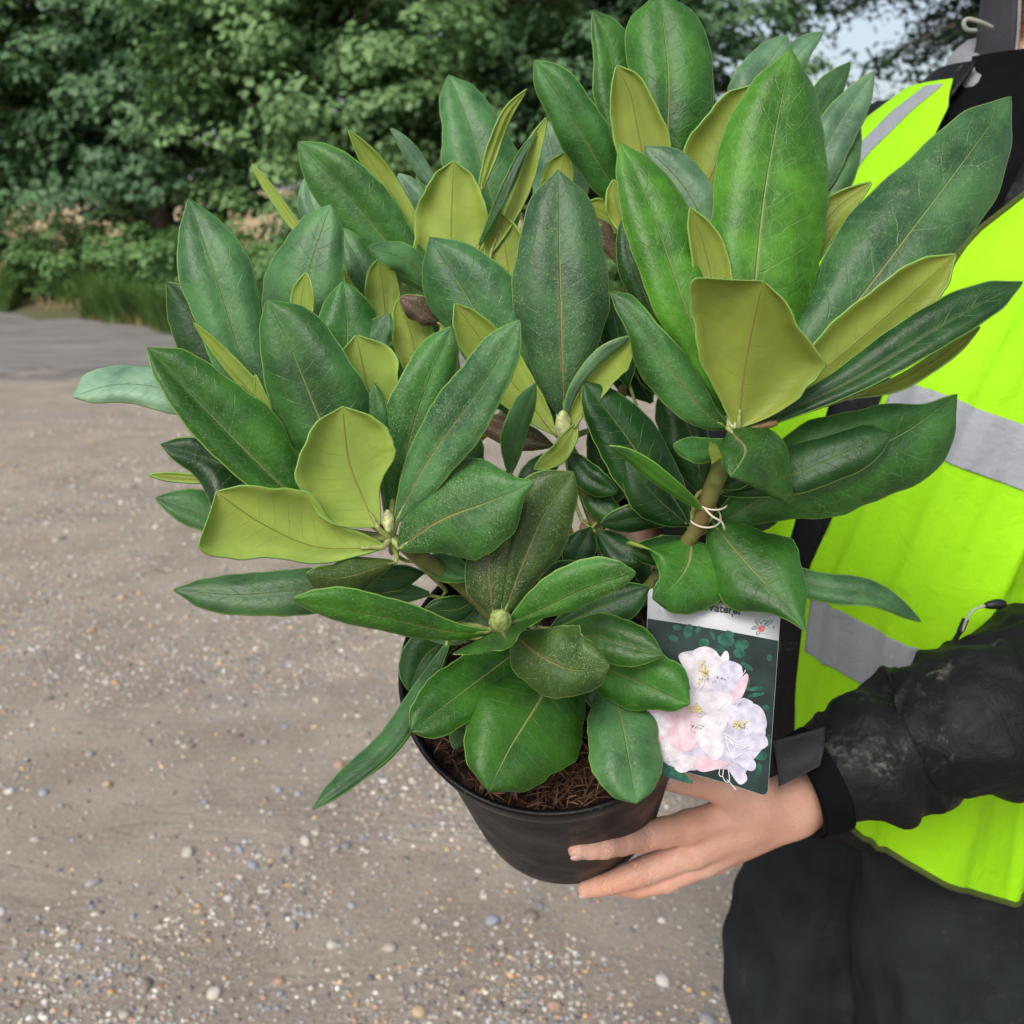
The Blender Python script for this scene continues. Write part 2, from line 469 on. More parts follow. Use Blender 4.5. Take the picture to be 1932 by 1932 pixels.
# conifer with hanging sprays beside the open sky
def conifer():
    rg = np.random.RandomState(21)
    base = np.array([9.3, 18.5, 0.0])
    t = empty('cedar_tree', base)
    tag(t, 'dark cedar with ragged hanging sprays against the pale sky', 'tree')
    tp = crom([base, base+[0.05, 0, 4.5], base+[0, 0, 11]], 12)
    parts = [(*tube(tp, np.linspace(0.28, 0.05, 12), 10), 0)]
    pos, nrm, tint = [], [], []
    for i in range(92):
        z = 4.2+7.0*rg.rand()**1.2; a = rg.rand()*2*np.pi
        L = (6.6-0.5*(z-3.6))*(0.6+0.45*rg.rand())
        p0 = base+[0, 0, z]; e = p0+[math.cos(a)*L, math.sin(a)*L*0.9, -0.9+0.7*rg.rand()]
        br = crom([p0, (p0+e)/2+[0, 0, 0.3], e], 26)
        parts.append((*tube(br, np.linspace(0.05, 0.008, 26), 5), 0))
        for q in range(5, 26):
            k = 26
            side = rg.randn(k, 3)*[0.3, 0.3, 0.07]; side[:, 2] -= np.abs(rg.randn(k))*0.17
            pos.append(br[q]+side); nrm.append(np.array([0, 0, 1])+rg.randn(k, 3)*0.6); tint.append(rg.rand(k)*0.6+0.4*rg.rand())
    pos = np.concatenate(pos); nrm = np.concatenate(nrm); tint = np.concatenate(tint)
    V, F, _ = merge(parts); mk('trunk', V, F, BARK, t)
    V, F = leaf_cloud(pos, nrm, 0.10+0.14*rg.rand(len(pos)), rg, aspect=0.4, droop=1.0)
    tag(mk('crown', V, F, CONIF, t, col=np.repeat(tint, 8)[:, None].repeat(3, 1), smooth=False), kind='stuff')
conifer()

# brambles and nettles below the trees
rg = np.random.RandomState(31)
bushes = [(-10.6, 1.0, 1.35, 1.9), (-8.9, 1.1, 1.2, 1.5), (-7.4, 0.9, 1.15, 1.25), (-6.2, 1.2, 1.25, 1.35), (-5.0, 1.0, 1.2, 1.1), (-3.8, 1.1, 1.2, 1.3),
          (-2.5, 1.1, 1.25, 1.05), (-1.2, 1.2, 1.2, 1.1), (0.2, 1.0, 1.25, 1.15), (1.6, 1.1, 1.3, 1.25), (3.1, 1.2, 1.3, 1.2), (4.6, 1.2, 1.4, 1.1)]
for x, off, wd, h in bushes:
    b0 = np.array([x, float(verge_y(x))+off+0.3, 0.12])
    t = empty('bramble_bush', b0); tag(t, 'low bramble bush in the green undergrowth at the foot of the trees', 'bush', 'brambles along the verge')
    parts = []
    for i in range(14):
        a = rg.rand()*6.28; L = wd*0.7*rg.rand(); e = b0+[math.cos(a)*L, math.sin(a)*L*0.7, h*(0.5+0.4*rg.rand())]
        parts.append((*tube(crom([b0-[0, 0, .1], (b0+e)/2+[0, 0, .2*h], e], 6), np.linspace(.012, .004, 6), 5), 0))
    V, F, _ = merge(parts); mk('stem', V, F, BARK, t)
    pp, nn, tt = crown_points(rg, b0+[0, 0, h*0.42], (wd*0.75, 0.8, h*0.58), 60, 70, 0.24, 0.1, 0.45)
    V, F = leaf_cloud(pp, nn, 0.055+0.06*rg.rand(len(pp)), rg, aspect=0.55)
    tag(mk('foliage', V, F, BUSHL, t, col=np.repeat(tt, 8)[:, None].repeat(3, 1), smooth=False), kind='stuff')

def blades(n, seed, xr, dyr, hr, wid, lean, dens=None):
    rg = np.random.RandomState(seed)
    x = xr[0]+(xr[1]-xr[0])*rg.rand(n); dy = dyr[0]+(dyr[1]-dyr[0])*rg.rand(n)**1.3
    if dens is not None:
        keep = vnoise(np.stack([x*1.3, dy*1.5, x*0+seed], 1)) > dens; x, dy = x[keep], dy[keep]; n = len(x)
    z0 = np.interp(dy, [-0.05, 0.25, 0.8, 2.0], [0.0, 0.045, 0.12, 0.24])-0.01
    b = np.stack([x, verge_y(x)+dy, z0], 1)
    h = hr[0]+(hr[1]-hr[0])*rg.rand(n)
    a = rg.rand(n)*6.28; dv = np.stack([np.cos(a), np.sin(a), 0*a], 1); pv = np.stack([-np.sin(a), np.cos(a), 0*a], 1)
    ln = (lean*(0.3+rg.rand(n))*h)[:, None]
    up = np.array([0, 0, 1.0])
    w_ = wid*(0.6+0.8*rg.rand(n))[:, None]
    m = b+dv*ln*0.3+up*(h*0.6)[:, None]; tp = b+dv*ln+up*(h*(0.95-0.25*rg.rand(n)))[:, None]
    V = np.stack([b-pv*w_, b+pv*w_, m-pv*w_*.8, m+pv*w_*.8, tp], 1).reshape(-1, 3)
    base = (np.arange(n)*5)[:, None, None]
    F = (base+np.array([[0, 1, 3], [0, 3, 2], [2, 3, 4]])[None]).reshape(-1, 3)
    tint = np.repeat(rg.rand(n), 5)[:, None].repeat(3, 1)
    return V, F, tint
V, F, tn = blades(44000, 41, (-13, 6), (-0.03, 1.7), (0.15, 0.8), 0.009, 1.0, -0.35)
tag(mk('verge_grass', V, F, GRASS, col=tn, smooth=False), 'uncut green grass growing along the tarmac edge', 'grass', kind='stuff')
V, F, tn = blades(5000, 42, (-13, 6), (-0.05, 0.6), (0.06, 0.28), 0.006, 1.1, 0.25)
V2, F2, tn2 = blades(2600, 43, (-10.5, -7.4), (0.1, 1.0), (0.5, 1.15), 0.006, 0.45, 0.0)
V = np.concatenate([V, V2]); F = np.concatenate([F, F2+len(V)-len(V2)]); tn = np.concatenate([tn, tn2])
tag(mk('dry_grass', V, F, STRAW, col=tn, smooth=False), 'straw coloured dead grass among the verge grass', 'grass', kind='stuff')

# far wood on the right-hand skyline
rg = np.random.RandomState(51)
fp, fn, ft = [], [], []
for i in range(26):
    cx = 8+i*3.4+rg.rand()*2; hh = 6.4+2.0*rg.rand()
    a, b, c_ = crown_points(rg, np.array([cx, 74+6*rg.rand(), hh*0.5]), (3.2, 2.5, hh*0.55), 60, 26, 0.8, 0.2, 0.5)
    fp.append(a); fn.append(b); ft.append(c_)
fp = np.concatenate(fp); fn = np.concatenate(fn); ft = np.concatenate(ft)
V, F = leaf_cloud(fp, fn, 0.35+0.3*rg.rand(len(fp)), rg)
tag(mk('distant_wood', V, F, DARKL, col=np.repeat(ft, 8)[:, None].repeat(3, 1), smooth=False), 'distant row of dark trees on the skyline beyond the crop', 'trees', kind='stuff')

# ------------------------------------------------------------------ loose stones
def stone_mat():
    g = G('pebble'); oi = g.n('ObjectInfo')
    nz = g.noise(g.obj(), 160, 3).outputs[0]
    c = g.mix(g.ramp(nz, 0.3, 0.7), g.mix(0.3, oi.outputs['Color'], (0.1, 0.09, 0.08)), oi.outputs['Color'])
    g.set(Base_Color=c, Roughness=0.7, Specular_IOR_Level=0.35); return g.m
def gravel_mat():
    g = G('gravel_bits'); at = g.n('Attribute', attribute_name='tint')
    g.set(Base_Color=at.outputs['Color'], Roughness=0.75, Specular_IOR_Level=0.3); return g.m
PAL = np.array([(0.62, 0.58, 0.51), (0.50, 0.46, 0.40), (0.36, 0.34, 0.32), (0.24, 0.24, 0.245), (0.30, 0.32, 0.35), (0.52, 0.40, 0.24),
                (0.58, 0.36, 0.16), (0.45, 0.29, 0.21), (0.28, 0.235, 0.195), (0.68, 0.65, 0.6), (0.40, 0.36, 0.31), (0.16, 0.15, 0.15)])
PW = np.array([8, 13, 14, 11, 8, 8, 2.5, 6, 14, 4, 14, 6.0]); PW /= PW.sum()
def ico(sub):
    bm = bmesh.new(); bmesh.ops.create_icosphere(bm, subdivisions=sub, radius=1.0)
    v = np.array([q.co[:] for q in bm.verts]); f = np.array([[q.index for q in p.verts] for p in bm.faces]); bm.free()
    return v, f
def ground_dist_sample(n, rg):
    """denser close by, thinning with distance, about even in the picture"""
    ang = rg.uniform(R(-32), R(26), n); d = 1.15*np.exp(rg.rand(n)*np.log(7.5/1.15))
    return np.stack([d*np.tan(ang), d], 1)
rg = np.random.RandomState(61)
SM = stone_mat(); v1, f1 = ico(2)
shapes = []
for i in range(8):
    d = v1*(1+0.22*vnoise(v1*1.3+i*7.7)[:, None])*np.array([1, 0.6+0.3*rg.rand(), 0.45+0.25*rg.rand()])
    o = mk('stone', d, f1, SM); shapes.append(o.data); bpy.data.objects.remove(o)
pts = ground_dist_sample(290, rg)
for i, (x, y) in enumerate(pts):
    o = bpy.data.objects.new('stone', shapes[i % 8]); COL.objects.link(o); o.parent = ground
    s = 0.0088+0.009*rg.rand()**2
    if y > 3.0: s *= 1.25
    o.scale = (s, s, s); o.location = (x, y, s*0.15); o.rotation_euler = (rg.randn()*.15, rg.randn()*.15, rg.rand()*6.28)
    c = PAL[rg.choice(len(PAL), p=PW)]*(0.85+0.3*rg.rand()); o.color = (*np.clip(c, 0, 0.8), 1)
v0, f0 = ico(1)
n = 60000
pts = ground_dist_sample(n*2, rg)
dn = vnoise(np.stack([pts[:, 0]*1.1, pts[:, 1]*1.6, pts[:, 0]*0], 1))+0.6*vnoise(np.stack([pts[:, 0]*3.7, pts[:, 1]*3.7, pts[:, 0]*0+5], 1))
pts = pts[rg.rand(len(pts)) < np.clip(0.5+0.55*dn, 0.10, 1)][:n]; n = len(pts)
s = (0.0022+0.0070*rg.rand(n)**2.6)*np.clip(0.7+0.12*pts[:, 1], 0.8, 1.3)
a = rg.rand(n)*6.28; el = np.stack([s, s*(0.6+0.4*rg.rand(n)), s*(0.4+0.3*rg.rand(n))], 1)
wob = 1+0.18*rg.randn(n, len(v0))
L = v0[None]*el[:, None, :]*wob[..., None]
ca, sa = np.cos(a)[:, None], np.sin(a)[:, None]
V = np.stack([L[..., 0]*ca-L[..., 1]*sa+pts[:, :1], L[..., 0]*sa+L[..., 1]*ca+pts[:, 1:], L[..., 2]+(s*0.1)[:, None]], -1).reshape(-1, 3)
F = (f0[None]+(np.arange(n)*len(v0))[:, None, None]).reshape(-1, 3)
ci = rg.choice(len(PAL), n, p=PW); cc = np.clip(PAL[ci]*(0.75+0.5*rg.rand(n))[:, None], 0, 0.75)
tag(mk('gravel', V, F, gravel_mat(), col=np.repeat(cc, len(v0), 0)), 'loose mixed gravel scattered over the yard', 'gravel', kind='stuff')
# ================================================================== potted rhododendron
# ---- pot: axis leans toward the viewer
POT_C = P(1040, 1252, 0.700)                                  # centre of the rim
pa = -0.085*CR+0.585*CU-0.81*CF; POT_A = pa/np.linalg.norm(pa)
POT_X = CR-POT_A*np.dot(CR, POT_A); POT_X /= np.linalg.norm(POT_X)
POT_Y = np.cross(POT_A, POT_X)
PR = 0.1045
def pot_pt(h, r, a):
    h = np.asarray(h, float); r = np.asarray(r, float); a = np.asarray(a, float)
    return POT_C+h[..., None]*POT_A+(r*np.cos(a))[..., None]*POT_X+(r*np.sin(a))[..., None]*POT_Y
POT_H = 0.247
# outside profile (height from rim, radius)
POT_PROF = [(0.0, PR), (-0.0025, PR+0.0012), (-0.024, PR-0.0025), (-0.0262, PR-0.0035), (-0.0275, PR-0.0075), (-0.06, PR-0.0108), (-0.1, PR-0.0138),
            (-0.14, PR-0.0168), (-0.215, PR-0.0225), (-0.240, PR-0.0255), (-POT_H, PR-0.031)]
def pot_hit(x, y, d0=0.55, d1=1.1):
    """depth at which the line of sight at picture x, y meets the pot's outside (nan if it misses)"""
    D = np.linspace(d0, d1, 2200); q = PA(np.full_like(D, x), np.full_like(D, y), D)-POT_C
    h = q@POT_A; rho = np.linalg.norm(q-h[:, None]*POT_A, axis=1)
    hh = np.array([p[0] for p in POT_PROF])[::-1]; rr = np.array([p[1] for p in POT_PROF])[::-1]
    ins = (h < 0) & (h > -POT_H) & (rho < np.interp(h, hh, rr))
    return D[np.argmax(ins)] if ins.any() else float('nan')

plant = empty('potted_rhododendron', pot_pt(np.array(-POT_H-0.004), np.array(0.0), np.array(0.0)))
tag(plant, 'leafy green rhododendron shrub in a black plastic pot, held in two hands', 'potted plant')

def pot_mat():
    g = G('black_plastic'); p = g.obj()
    nz = g.noise(p, 35, 4).outputs[0]; dirt = g.noise(p, 9, 5, 0.65).outputs[0]; sp = g.noise(p, 420, 2).outputs[0]
    c = g.mix(g.ramp(dirt, 0.45, 0.75), (0.0035, 0.0035, 0.004), (0.008, 0.0078, 0.0076))
    c = g.mix(g.math('MULTIPLY', g.ramp(sp, 0.69, 0.75), 0.5), c, (0.16, 0.13, 0.1))
    g.set(Base_Color=c, Roughness=g.ramp(nz, 0.2, 0.8, 0.36, 0.55), Specular_IOR_Level=0.22)
    g.bump(g.math('ADD', nz, g.math('MULTIPLY', sp, .4)), 0.0006); return g.m
POTM = pot_mat()
NA = 128
ang = np.linspace(0, 2*np.pi, NA, endpoint=False)
def lathe(prof):
    V = np.concatenate([pot_pt(np.full(NA, h), np.full(NA, r), ang) for h, r in prof]); return V, gridfaces(len(prof), NA, True)
inner = [(-POT_H+0.004, PR-0.034), (-0.215, PR-0.026), (-0.03, PR-0.0115), (-0.0262, PR-0.0062), (-0.004, PR-0.0032), (-0.0008, PR-0.0030)]
wall_prof = [(0.0, PR), (0.0, PR-0.0022)]
V1, F1 = lathe([p for p in reversed(POT_PROF[4:])]); V2, F2 = lathe(inner)
Vb, Fb = lathe([(-POT_H+0.004, PR-0.034), (-POT_H+0.004, 0.0008)])
Vc, Fc = lathe([(-POT_H, 0.0008), (-POT_H, PR-0.031)])
feet = []
for k in range(8):
    a0 = 2*np.pi*k/8+0.14; a1 = a0+2*np.pi/8-0.13; aa = np.linspace(a0, a1, 12)
    pr = [(-POT_H+0.004, PR-0.0285), (-POT_H-0.0035, PR-0.032), (-POT_H-0.0035, PR-0.041), (-POT_H+0.001, PR-0.043)]
    V = np.concatenate([pot_pt(np.full(12, h), np.full(12, r), aa) for h, r in pr])
    feet.append((V, gridfaces(4, 12)+[(0, 12, 24, 36), (11, 47, 35, 23)], 0))
V, F, M_ = merge([(V1, F1, 0), (V2, F2, 0), (Vb, Fb, 0), (Vc, Fc, 0)]+feet)
pot = mk('pot', V, F, POTM, plant); pot['label'] = 'round black plastic plant pot'
rim_prof = [(-0.0275, PR-0.0075), (-0.0262, PR-0.0035), (-0.024, PR-0.0025), (-0.0025, PR+0.0012), (-0.0006, PR+0.0008), (0.0, PR-0.0006), (-0.0004, PR-0.0024), (-0.004, PR-0.0032)]
V, F = lathe(rim_prof); mk('rim', V, F, POTM, pot)

# compost: rough surface with fibres
def compost_mat():
    g = G('compost'); p = g.obj(); a = g.noise(p, 160, 5, 0.7).outputs[0]
    g.set(Base_Color=g.mix(g.ramp(a, 0.35, 0.68), (0.008, 0.004, 0.003), (0.06, 0.03, 0.018)), Roughness=0.9, Specular_IOR_Level=0.2)
    g.bump(a, 0.006); return g.m
nr = 26; rr_ = np.linspace(0.001, PR-0.006, nr); rows_ = []
for r in rr_:
    q = pot_pt(np.full(NA, -0.020), np.full(NA, r), ang)
    rows_.append(q+POT_A*(0.006*vnoise(q, 60)+0.004*vnoise(q, 170))[:, None])
comp = mk('compost', np.concatenate(rows_), gridfaces(nr, NA, True), compost_mat(), pot)
rg = np.random.RandomState(5); parts = []
for i in range(2600):
    r = (PR-0.009)*math.sqrt(rg.rand()); a = rg.rand()*6.28
    c = pot_pt(np.array(-0.017+0.004*rg.rand()), np.array(r), np.array(a)); d = rg.randn(3); d -= POT_A*np.dot(d, POT_A)*0.75; d /= np.linalg.norm(d)
    L = 0.002+0.006*rg.rand(); b = np.cross(d, POT_A); b = b/np.linalg.norm(b)*(0.00015+0.00028*rg.rand()); k = POT_A*0.003*rg.rand()
    parts.append(([c-d*L-b, c-d*L+b, c+k+b*1.5, c+k-b*1.5, c+d*L], [(0, 1, 2, 3), (3, 2, 4)], int(rg.rand() < 0.2)))
V, F, M_ = merge(parts)
tag(mk('bark_fibres', V, F, [simple('fibre', (0.075, 0.034, 0.018), 0.9), simple('pale_fibre', (0.16, 0.085, 0.045), 0.9)], pot, midx=M_), kind='stuff')

# ---- leaf materials (object colour = blade colour, alpha = dust)
def leaf_uvs(g):
    uv = g.n('SeparateXYZ', Vector=g.n('UVMap').outputs[0])
    u, v = uv.outputs[0], uv.outputs[1]
    s = g.math('MULTIPLY_ADD', u, 2.0, -1.0)
    return s, g.math('ABSOLUTE', s), v
def vein_masks(g, p, strength=1.0):
    s, sa, v = leaf_uvs(g)
    oi = g.n('ObjectInfo')
    wob = g.math('MULTIPLY_ADD', g.noise(p, 60, 2).outputs[0], 0.04, -0.02)
    mid = g.ramp(g.math('ABSOLUTE', g.math('ADD', s, g.math('MULTIPLY', wob, 0.3))), g.math('MULTIPLY_ADD', v, -0.03, 0.05), 0.0)
    side = g.math('MULTIPLY', g.math('GREATER_THAN', s, 0.0), 0.45)
    q = g.math('ADD', g.math('ADD', g.math('SUBTRACT', v, g.math('MULTIPLY', g.math('POWER', sa, 1.25), 0.13)), wob), 0)
    q = g.math('ADD', g.math('MULTIPLY', q, 11.0), g.math('ADD', side, g.math('MULTIPLY', oi.outputs['Random'], 7.0)))
    fr = g.math('ABSOLUTE', g.math('MULTIPLY_ADD', g.math('FRACT', q), 2.0, -1.0))
    lat = g.math('MULTIPLY', g.ramp(fr, 0.93, 1.0), g.ramp(sa, 1.0, 0.55))
    lat = g.math('MULTIPLY', lat, g.ramp(g.noise(p, 45, 2).outputs[0], 0.3, 0.55))
    vec = g.n('CombineXYZ', X=g.math('MULTIPLY', s, 4.6), Y=g.math('MULTIPLY', v, 17.0), Z=g.math('MULTIPLY', oi.outputs['Random'], 50.0))
    nv = g.noise(vec.outputs[0], 1.2, 2)
    mv = g.n('VectorMath', operation='ADD'); g.put(mv.inputs[0], vec.outputs[0])
    sc = g.n('VectorMath', operation='SCALE'); g.put(sc.inputs[0], nv.outputs['Color']); sc.inputs['Scale'].default_value = 0.35
    g.nt.links.new(sc.outputs[0], mv.inputs[1])
    vo = g.n('TexVoronoi', feature='DISTANCE_TO_EDGE', Scale=1.15); g.put(vo.inputs['Vector'], mv.outputs[0])
    net = g.ramp(vo.outputs[0], 0.03, 0.0)
    return s, sa, v, oi, mid, lat, net
def leaf_top_mat():
    g = G('leaf_upper'); p = g.obj()
    s, sa, v, oi, mid, lat, net = vein_masks(g, p)
    base = oi.outputs['Color']
    blot = g.noise(p, 28, 4, 0.6).outputs[0]
    dark = g.mix(1.0, base, (0.55, 0.60, 0.60), 'MULTIPLY'); lite = g.mix(1.0, base, (1.6, 1.4, 1.4), 'MULTIPLY')
    c = g.mix(g.ramp(blot, 0.3, 0.7), dark, lite)
    pale = g.mix(0.62, base, (0.30, 0.45, 0.17))
    young = g.ramp(g.n('SeparateColor', Color=base).outputs[1], 0.07, 0.14)
    vn = g.math('MAXIMUM', g.math('MULTIPLY', lat, 0.38), g.math('MULTIPLY', net, g.math('MULTIPLY_ADD', young, 0.24, 0.06)))
    c = g.mix(vn, c, pale)
    c = g.mix(g.math('MULTIPLY', mid, 0.8), c, (0.26, 0.38, 0.12))
    dust = oi.outputs['Alpha']
    fl = g.noise(p, 1050, 2, 0.6).outputs[0]; cl = g.noise(p, 42, 3).outputs[0]
    thr = g.math('SUBTRACT', 0.715, g.math('MULTIPLY', dust, g.math('MULTIPLY_ADD', cl, 0.26, 0.0)))
    speck = g.ramp(fl, thr, g.math('ADD', thr, 0.07))
    c = g.mix(g.math('MULTIPLY', speck, 0.36), c, (0.36, 0.42, 0.25))
    felt = g.math('MULTIPLY', g.math('MULTIPLY', g.ramp(sa, 0.1, 0.0), g.ramp(v, 0.75, 0.1)), dust, clamp=True)
    c = g.mix(g.math('MULTIPLY', felt, g.ramp(fl, 0.35, 0.6)), c, (0.34, 0.22, 0.11))
    g.set(Base_Color=c, Roughness=g.math('ADD', g.ramp(blot, 0.2, 0.8, 0.30, 0.46), g.math('MULTIPLY', speck, 0.3)), Specular_IOR_Level=0.38)
    h = g.math('SUBTRACT', g.math('ADD', g.math('MULTIPLY', g.noise(p, 260, 4, 0.65).outputs[0], 0.6), g.math('MULTIPLY', g.noise(p, 45, 2).outputs[0], 1.6)),
               g.math('ADD', g.math('MULTIPLY', mid, 0.9), g.math('ADD', g.math('MULTIPLY', lat, 0.22), g.math('MULTIPLY', net, 0.03))))
    g.bump(h, 0.0011, 0.8)
    tr = g.n('BsdfTranslucent', Color=g.mix(1.0, c, (3.0, 3.4, 0.5), 'MULTIPLY')); ms = g.n('MixShader', Fac=0.15)
    g.nt.links.new(g.b.outputs[0], ms.inputs[1]); g.nt.links.new(tr.outputs[0], ms.inputs[2]); g.nt.links.new(ms.outputs[0], g.out.inputs['Surface'])
    return g.m
def leaf_under_mat():
    g = G('leaf_underside'); p = g.obj()
    s, sa, v, oi, mid, lat, net = vein_masks(g, p)
    blot = g.noise(p, 30, 4, 0.6).outputs[0]
    r = oi.outputs['Random']
    base = g.mix(oi.outputs['Alpha'], (0.37, 0.52, 0.10), (0.25, 0.31, 0.045))
    c = g.mix(g.ramp(blot, 0.3, 0.72), base, g.mix(1.0, base, (1.35, 1.25, 1.2), 'MULTIPLY'))
    c = g.mix(g.math('MULTIPLY', g.math('MAXIMUM', lat, g.math('MULTIPLY', net, .4)), 0.3), c, (0.42, 0.46, 0.13))
    c = g.mix(g.math('MULTIPLY', mid, 0.75), c, (0.42, 0.33, 0.09))
    sp = g.noise(p, 500, 2).outputs[0]
    c = g.mix(g.math('MULTIPLY', g.ramp(sp, 0.72, 0.76), 0.5), c, (0.13, 0.08, 0.03))
    g.set(Base_Color=c, Roughness=0.48, Specular_IOR_Level=0.4)
    h = g.math('ADD', g.math('MULTIPLY', g.noise(p, 120, 3).outputs[0], 0.5), g.math('ADD', mid, g.math('MULTIPLY', lat, 0.3)))
    g.bump(h, 0.0009, 0.7)
    tr = g.n('BsdfTranslucent', Color=g.mix(0.6, c, (0.38, 0.68, 0.03))); ms = g.n('MixShader', Fac=0.4)
    g.nt.links.new(g.b.outputs[0], ms.inputs[1]); g.nt.links.new(tr.outputs[0], ms.inputs[2]); g.nt.links.new(ms.outputs[0], g.out.inputs['Surface'])
    return g.m
LTOP, LUND = leaf_top_mat(), leaf_under_mat()
LEDGE = simple('leaf_margin', (0.20, 0.36, 0.07), 0.45)
PETM = simple('petiole', (0.26, 0.30, 0.09), 0.55, 0.4, 300, 0.3)

TT = np.array([0, .04, .12, .25, .42, .58, .72, .84, .93, 1.0])
PROF_E = np.array([.05, .14, .42, .76, .98, 1.0, .88, .64, .33, 0.0])
PROF_O = np.array([.07, .25, .58, .86, 1.0, 1.0, .93, .77, .52, 0.0])
def prof(w, t):
    """half width along the blade: number, ('o', number) or widths at .25 .5 .75 .9"""
    if isinstance(w, tuple) and w[0] == 'o': return np.interp(t, *_sm(TT, PROF_O*w[1]))
    if not isinstance(w, tuple): return np.interp(t, *_sm(TT, PROF_E*w))
    a, b, c = w[:3]; d = w[3] if len(w) > 3 else c*0.62
    if d > .3*c: d = max(d, .64*c)
    return np.interp(t, *_sm(np.array([0, .08, .25, .5, .75, .9, .955, 1.0]), np.array([.05*b, .45*a, a, b, c, d, d*0.46, 0.0])))
def _sm(x, y):
    xs_ = np.linspace(0, 1, 81); m = np.zeros(len(x)); d = np.diff(y)/np.diff(x)
    m[0], m[-1] = d[0], d[-1]
    for i in range(1, len(x)-1):
        m[i] = 0 if d[i-1]*d[i] <= 0 else 2*d[i-1]*d[i]/(d[i-1]+d[i])
    k = np.clip(np.searchsorted(x, xs_, 'right')-1, 0, len(x)-2); hh = x[k+1]-x[k]; t = (xs_-x[k])/hh
    return xs_, (2*t**3-3*t**2+1)*y[k]+(t**3-2*t**2+t)*hh*m[k]+(-2*t**3+3*t**2)*y[k+1]+(t**3-t**2)*hh*m[k+1]

NODES = {1: (738, 1015, .604), 2: (945, 1172, .602), 3: (1064, 830, .664), 4: (1387, 818, .596), 5: (1305, 1012, .645),
         6: (850, 545, .775), 7: (1218, 425, .738), 8: (600, 745, .705), 9: (1035, 1225, .672), 10: (1000, 700, .77)}
GREEN = {'g': (0.030, 0.118, 0.020), 'q': (0.15, 0.26, 0.175), 'h': (0.058, 0.215, 0.012), 'b': (0.026, 0.112, 0.007), 'd': (0.011, 0.056, 0.009), 'c': (0.045, 0.135, 0.043), 'p': (0.09, 0.195, 0.105),  # mint q: sky reflection on one leaf, put into its blade colour
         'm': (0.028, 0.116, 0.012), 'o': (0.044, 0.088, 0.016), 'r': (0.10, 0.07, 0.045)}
LRNG = np.random.RandomState(17)
NT_, NS_ = 40, 15
leaf_count = 0
def leaf(side, node, mid, wl, wr, D, col='g', dust=0.25, roll=None, fold=None, bow=None, wave=None, ph=None, tipc=0.0):
    """side T shows the glossy face, U the pale underside; mid = midrib from base to tip in picture units"""
    global leaf_count
    if side == 'U' and dust == .25: dust = {1: .02, 2: .1, 3: .35, 4: .8, 6: .45, 7: .75, 8: .35, 9: .6, 10: .6}.get(node, .4)
    x_ = np.linspace(0, 1, NT_); t = 0.45*x_+0.55*(1-(1-x_)**2.2); t[-1] = 1.0
    m = crom(mid, 60); m = np.stack([np.interp(t, np.linspace(0, 1, 60), m[:, k]) for k in (0, 1)], 1)
    tg = np.gradient(m, axis=0); tg /= np.linalg.norm(tg, axis=1)[:, None]
    left = np.stack([tg[:, 1], -tg[:, 0]], 1)
    Lpx = np.sum(np.linalg.norm(np.diff(m, axis=0), axis=1))
    Dm = sum(D)/2.0; Lm = Lpx*Dm/FPX
    roll = LRNG.uniform(-.3, .3) if roll is None else roll
    fold = LRNG.uniform(.10, .34) if fold is None else fold
    bow = LRNG.uniform(.02, .09) if bow is None else bow
    wave = LRNG.uniform(.03, .11) if wave is None else wave
    ph = LRNG.uniform(0, 6.28) if ph is None else ph
    fr = LRNG.uniform(9, 15); wave = max(wave, .022)*1.4
    s = np.linspace(-1, 1, NS_); s = np.sign(s)*np.abs(s)**0.9
    Wl, Wr = prof(wl, t), prof(wr, t)
    wpx = np.where(s[None, :] < 0, Wl[:, None]*(-s[None, :]), Wr[:, None]*s[None, :])       # unsigned px
    offs = np.where(s[None, :] < 0, wpx, -wpx)                                             # along "left"
    jag = 1+(np.where(s[None, :] < 0, 0.045*np.sin(fr*1.25*t+ph)[:, None], 0.045*np.sin(fr*1.05*t+ph*1.7+1)[:, None])+0.014*np.sin(fr*4.3*t+ph)[:, None])*np.abs(s[None, :])**2
    X = m[:, None, :]+(offs*jag)[..., None]*left[:, None, :]
    wm = wpx*Dm/FPX; sa = np.abs(s)[None, :]
    sgn = 1.0 if side == 'T' else -1.0
    # channelled midrib, sides arching and margins turning under
    z = sgn*(fold*wm*1.15-0.55*wm*sa**2.2)+roll*np.where(s[None, :] < 0, -wm, wm)
    z = z+wave*wm*np.sin(fr*t+ph+2.2*(s > 0)[None, :]*1.0 if False else (fr*t+ph)[:, None]+1.9*(s > 0)[None, :])*sa**1.5*1.6
    z = z+bow*Lm*(4*t*(1-t))[:, None]*sgn-sgn*tipc*Lm*(np.clip(t-0.75, 0, 1)**2)[:, None]*6
    Dg = (D[0]+(D[1]-D[0])*t)[:, None]-z
    V = PA(X[..., 0], X[..., 1], Dg).reshape(-1, 3)
    F = np.array(gridfaces(NT_, NS_))
    # left is -s; order the faces so that normals face the camera
    N = vnormals(V, F)
    if np.mean(N@(C0-V.mean(0))) < 0: F = F[:, ::-1]; N = -N
    th = 0.00028
    Vf, Vb_ = V+N*th, V-N*th
    n = len(V); Fl = [tuple(q) for q in F]; Fb_ = [tuple(int(i)+n for i in q[::-1]) for q in F]
    # rim: slightly swollen pale margin
    loop = [i*NS_ for i in range(NT_)]+[(NT_-1)*NS_+j for j in range(1, NS_)]+[i*NS_+NS_-1 for i in range(NT_-2, -1, -1)]
    cen = V.reshape(NT_, NS_, 3)[:, NS_//2]
    tix = np.array([i // NS_ for i in loop]); od = V[loop]-cen[tix]; ol = np.linalg.norm(od, axis=1)[:, None]; od = od/np.maximum(ol, 1e-6)
    Vm = V[loop]+od*0.0009
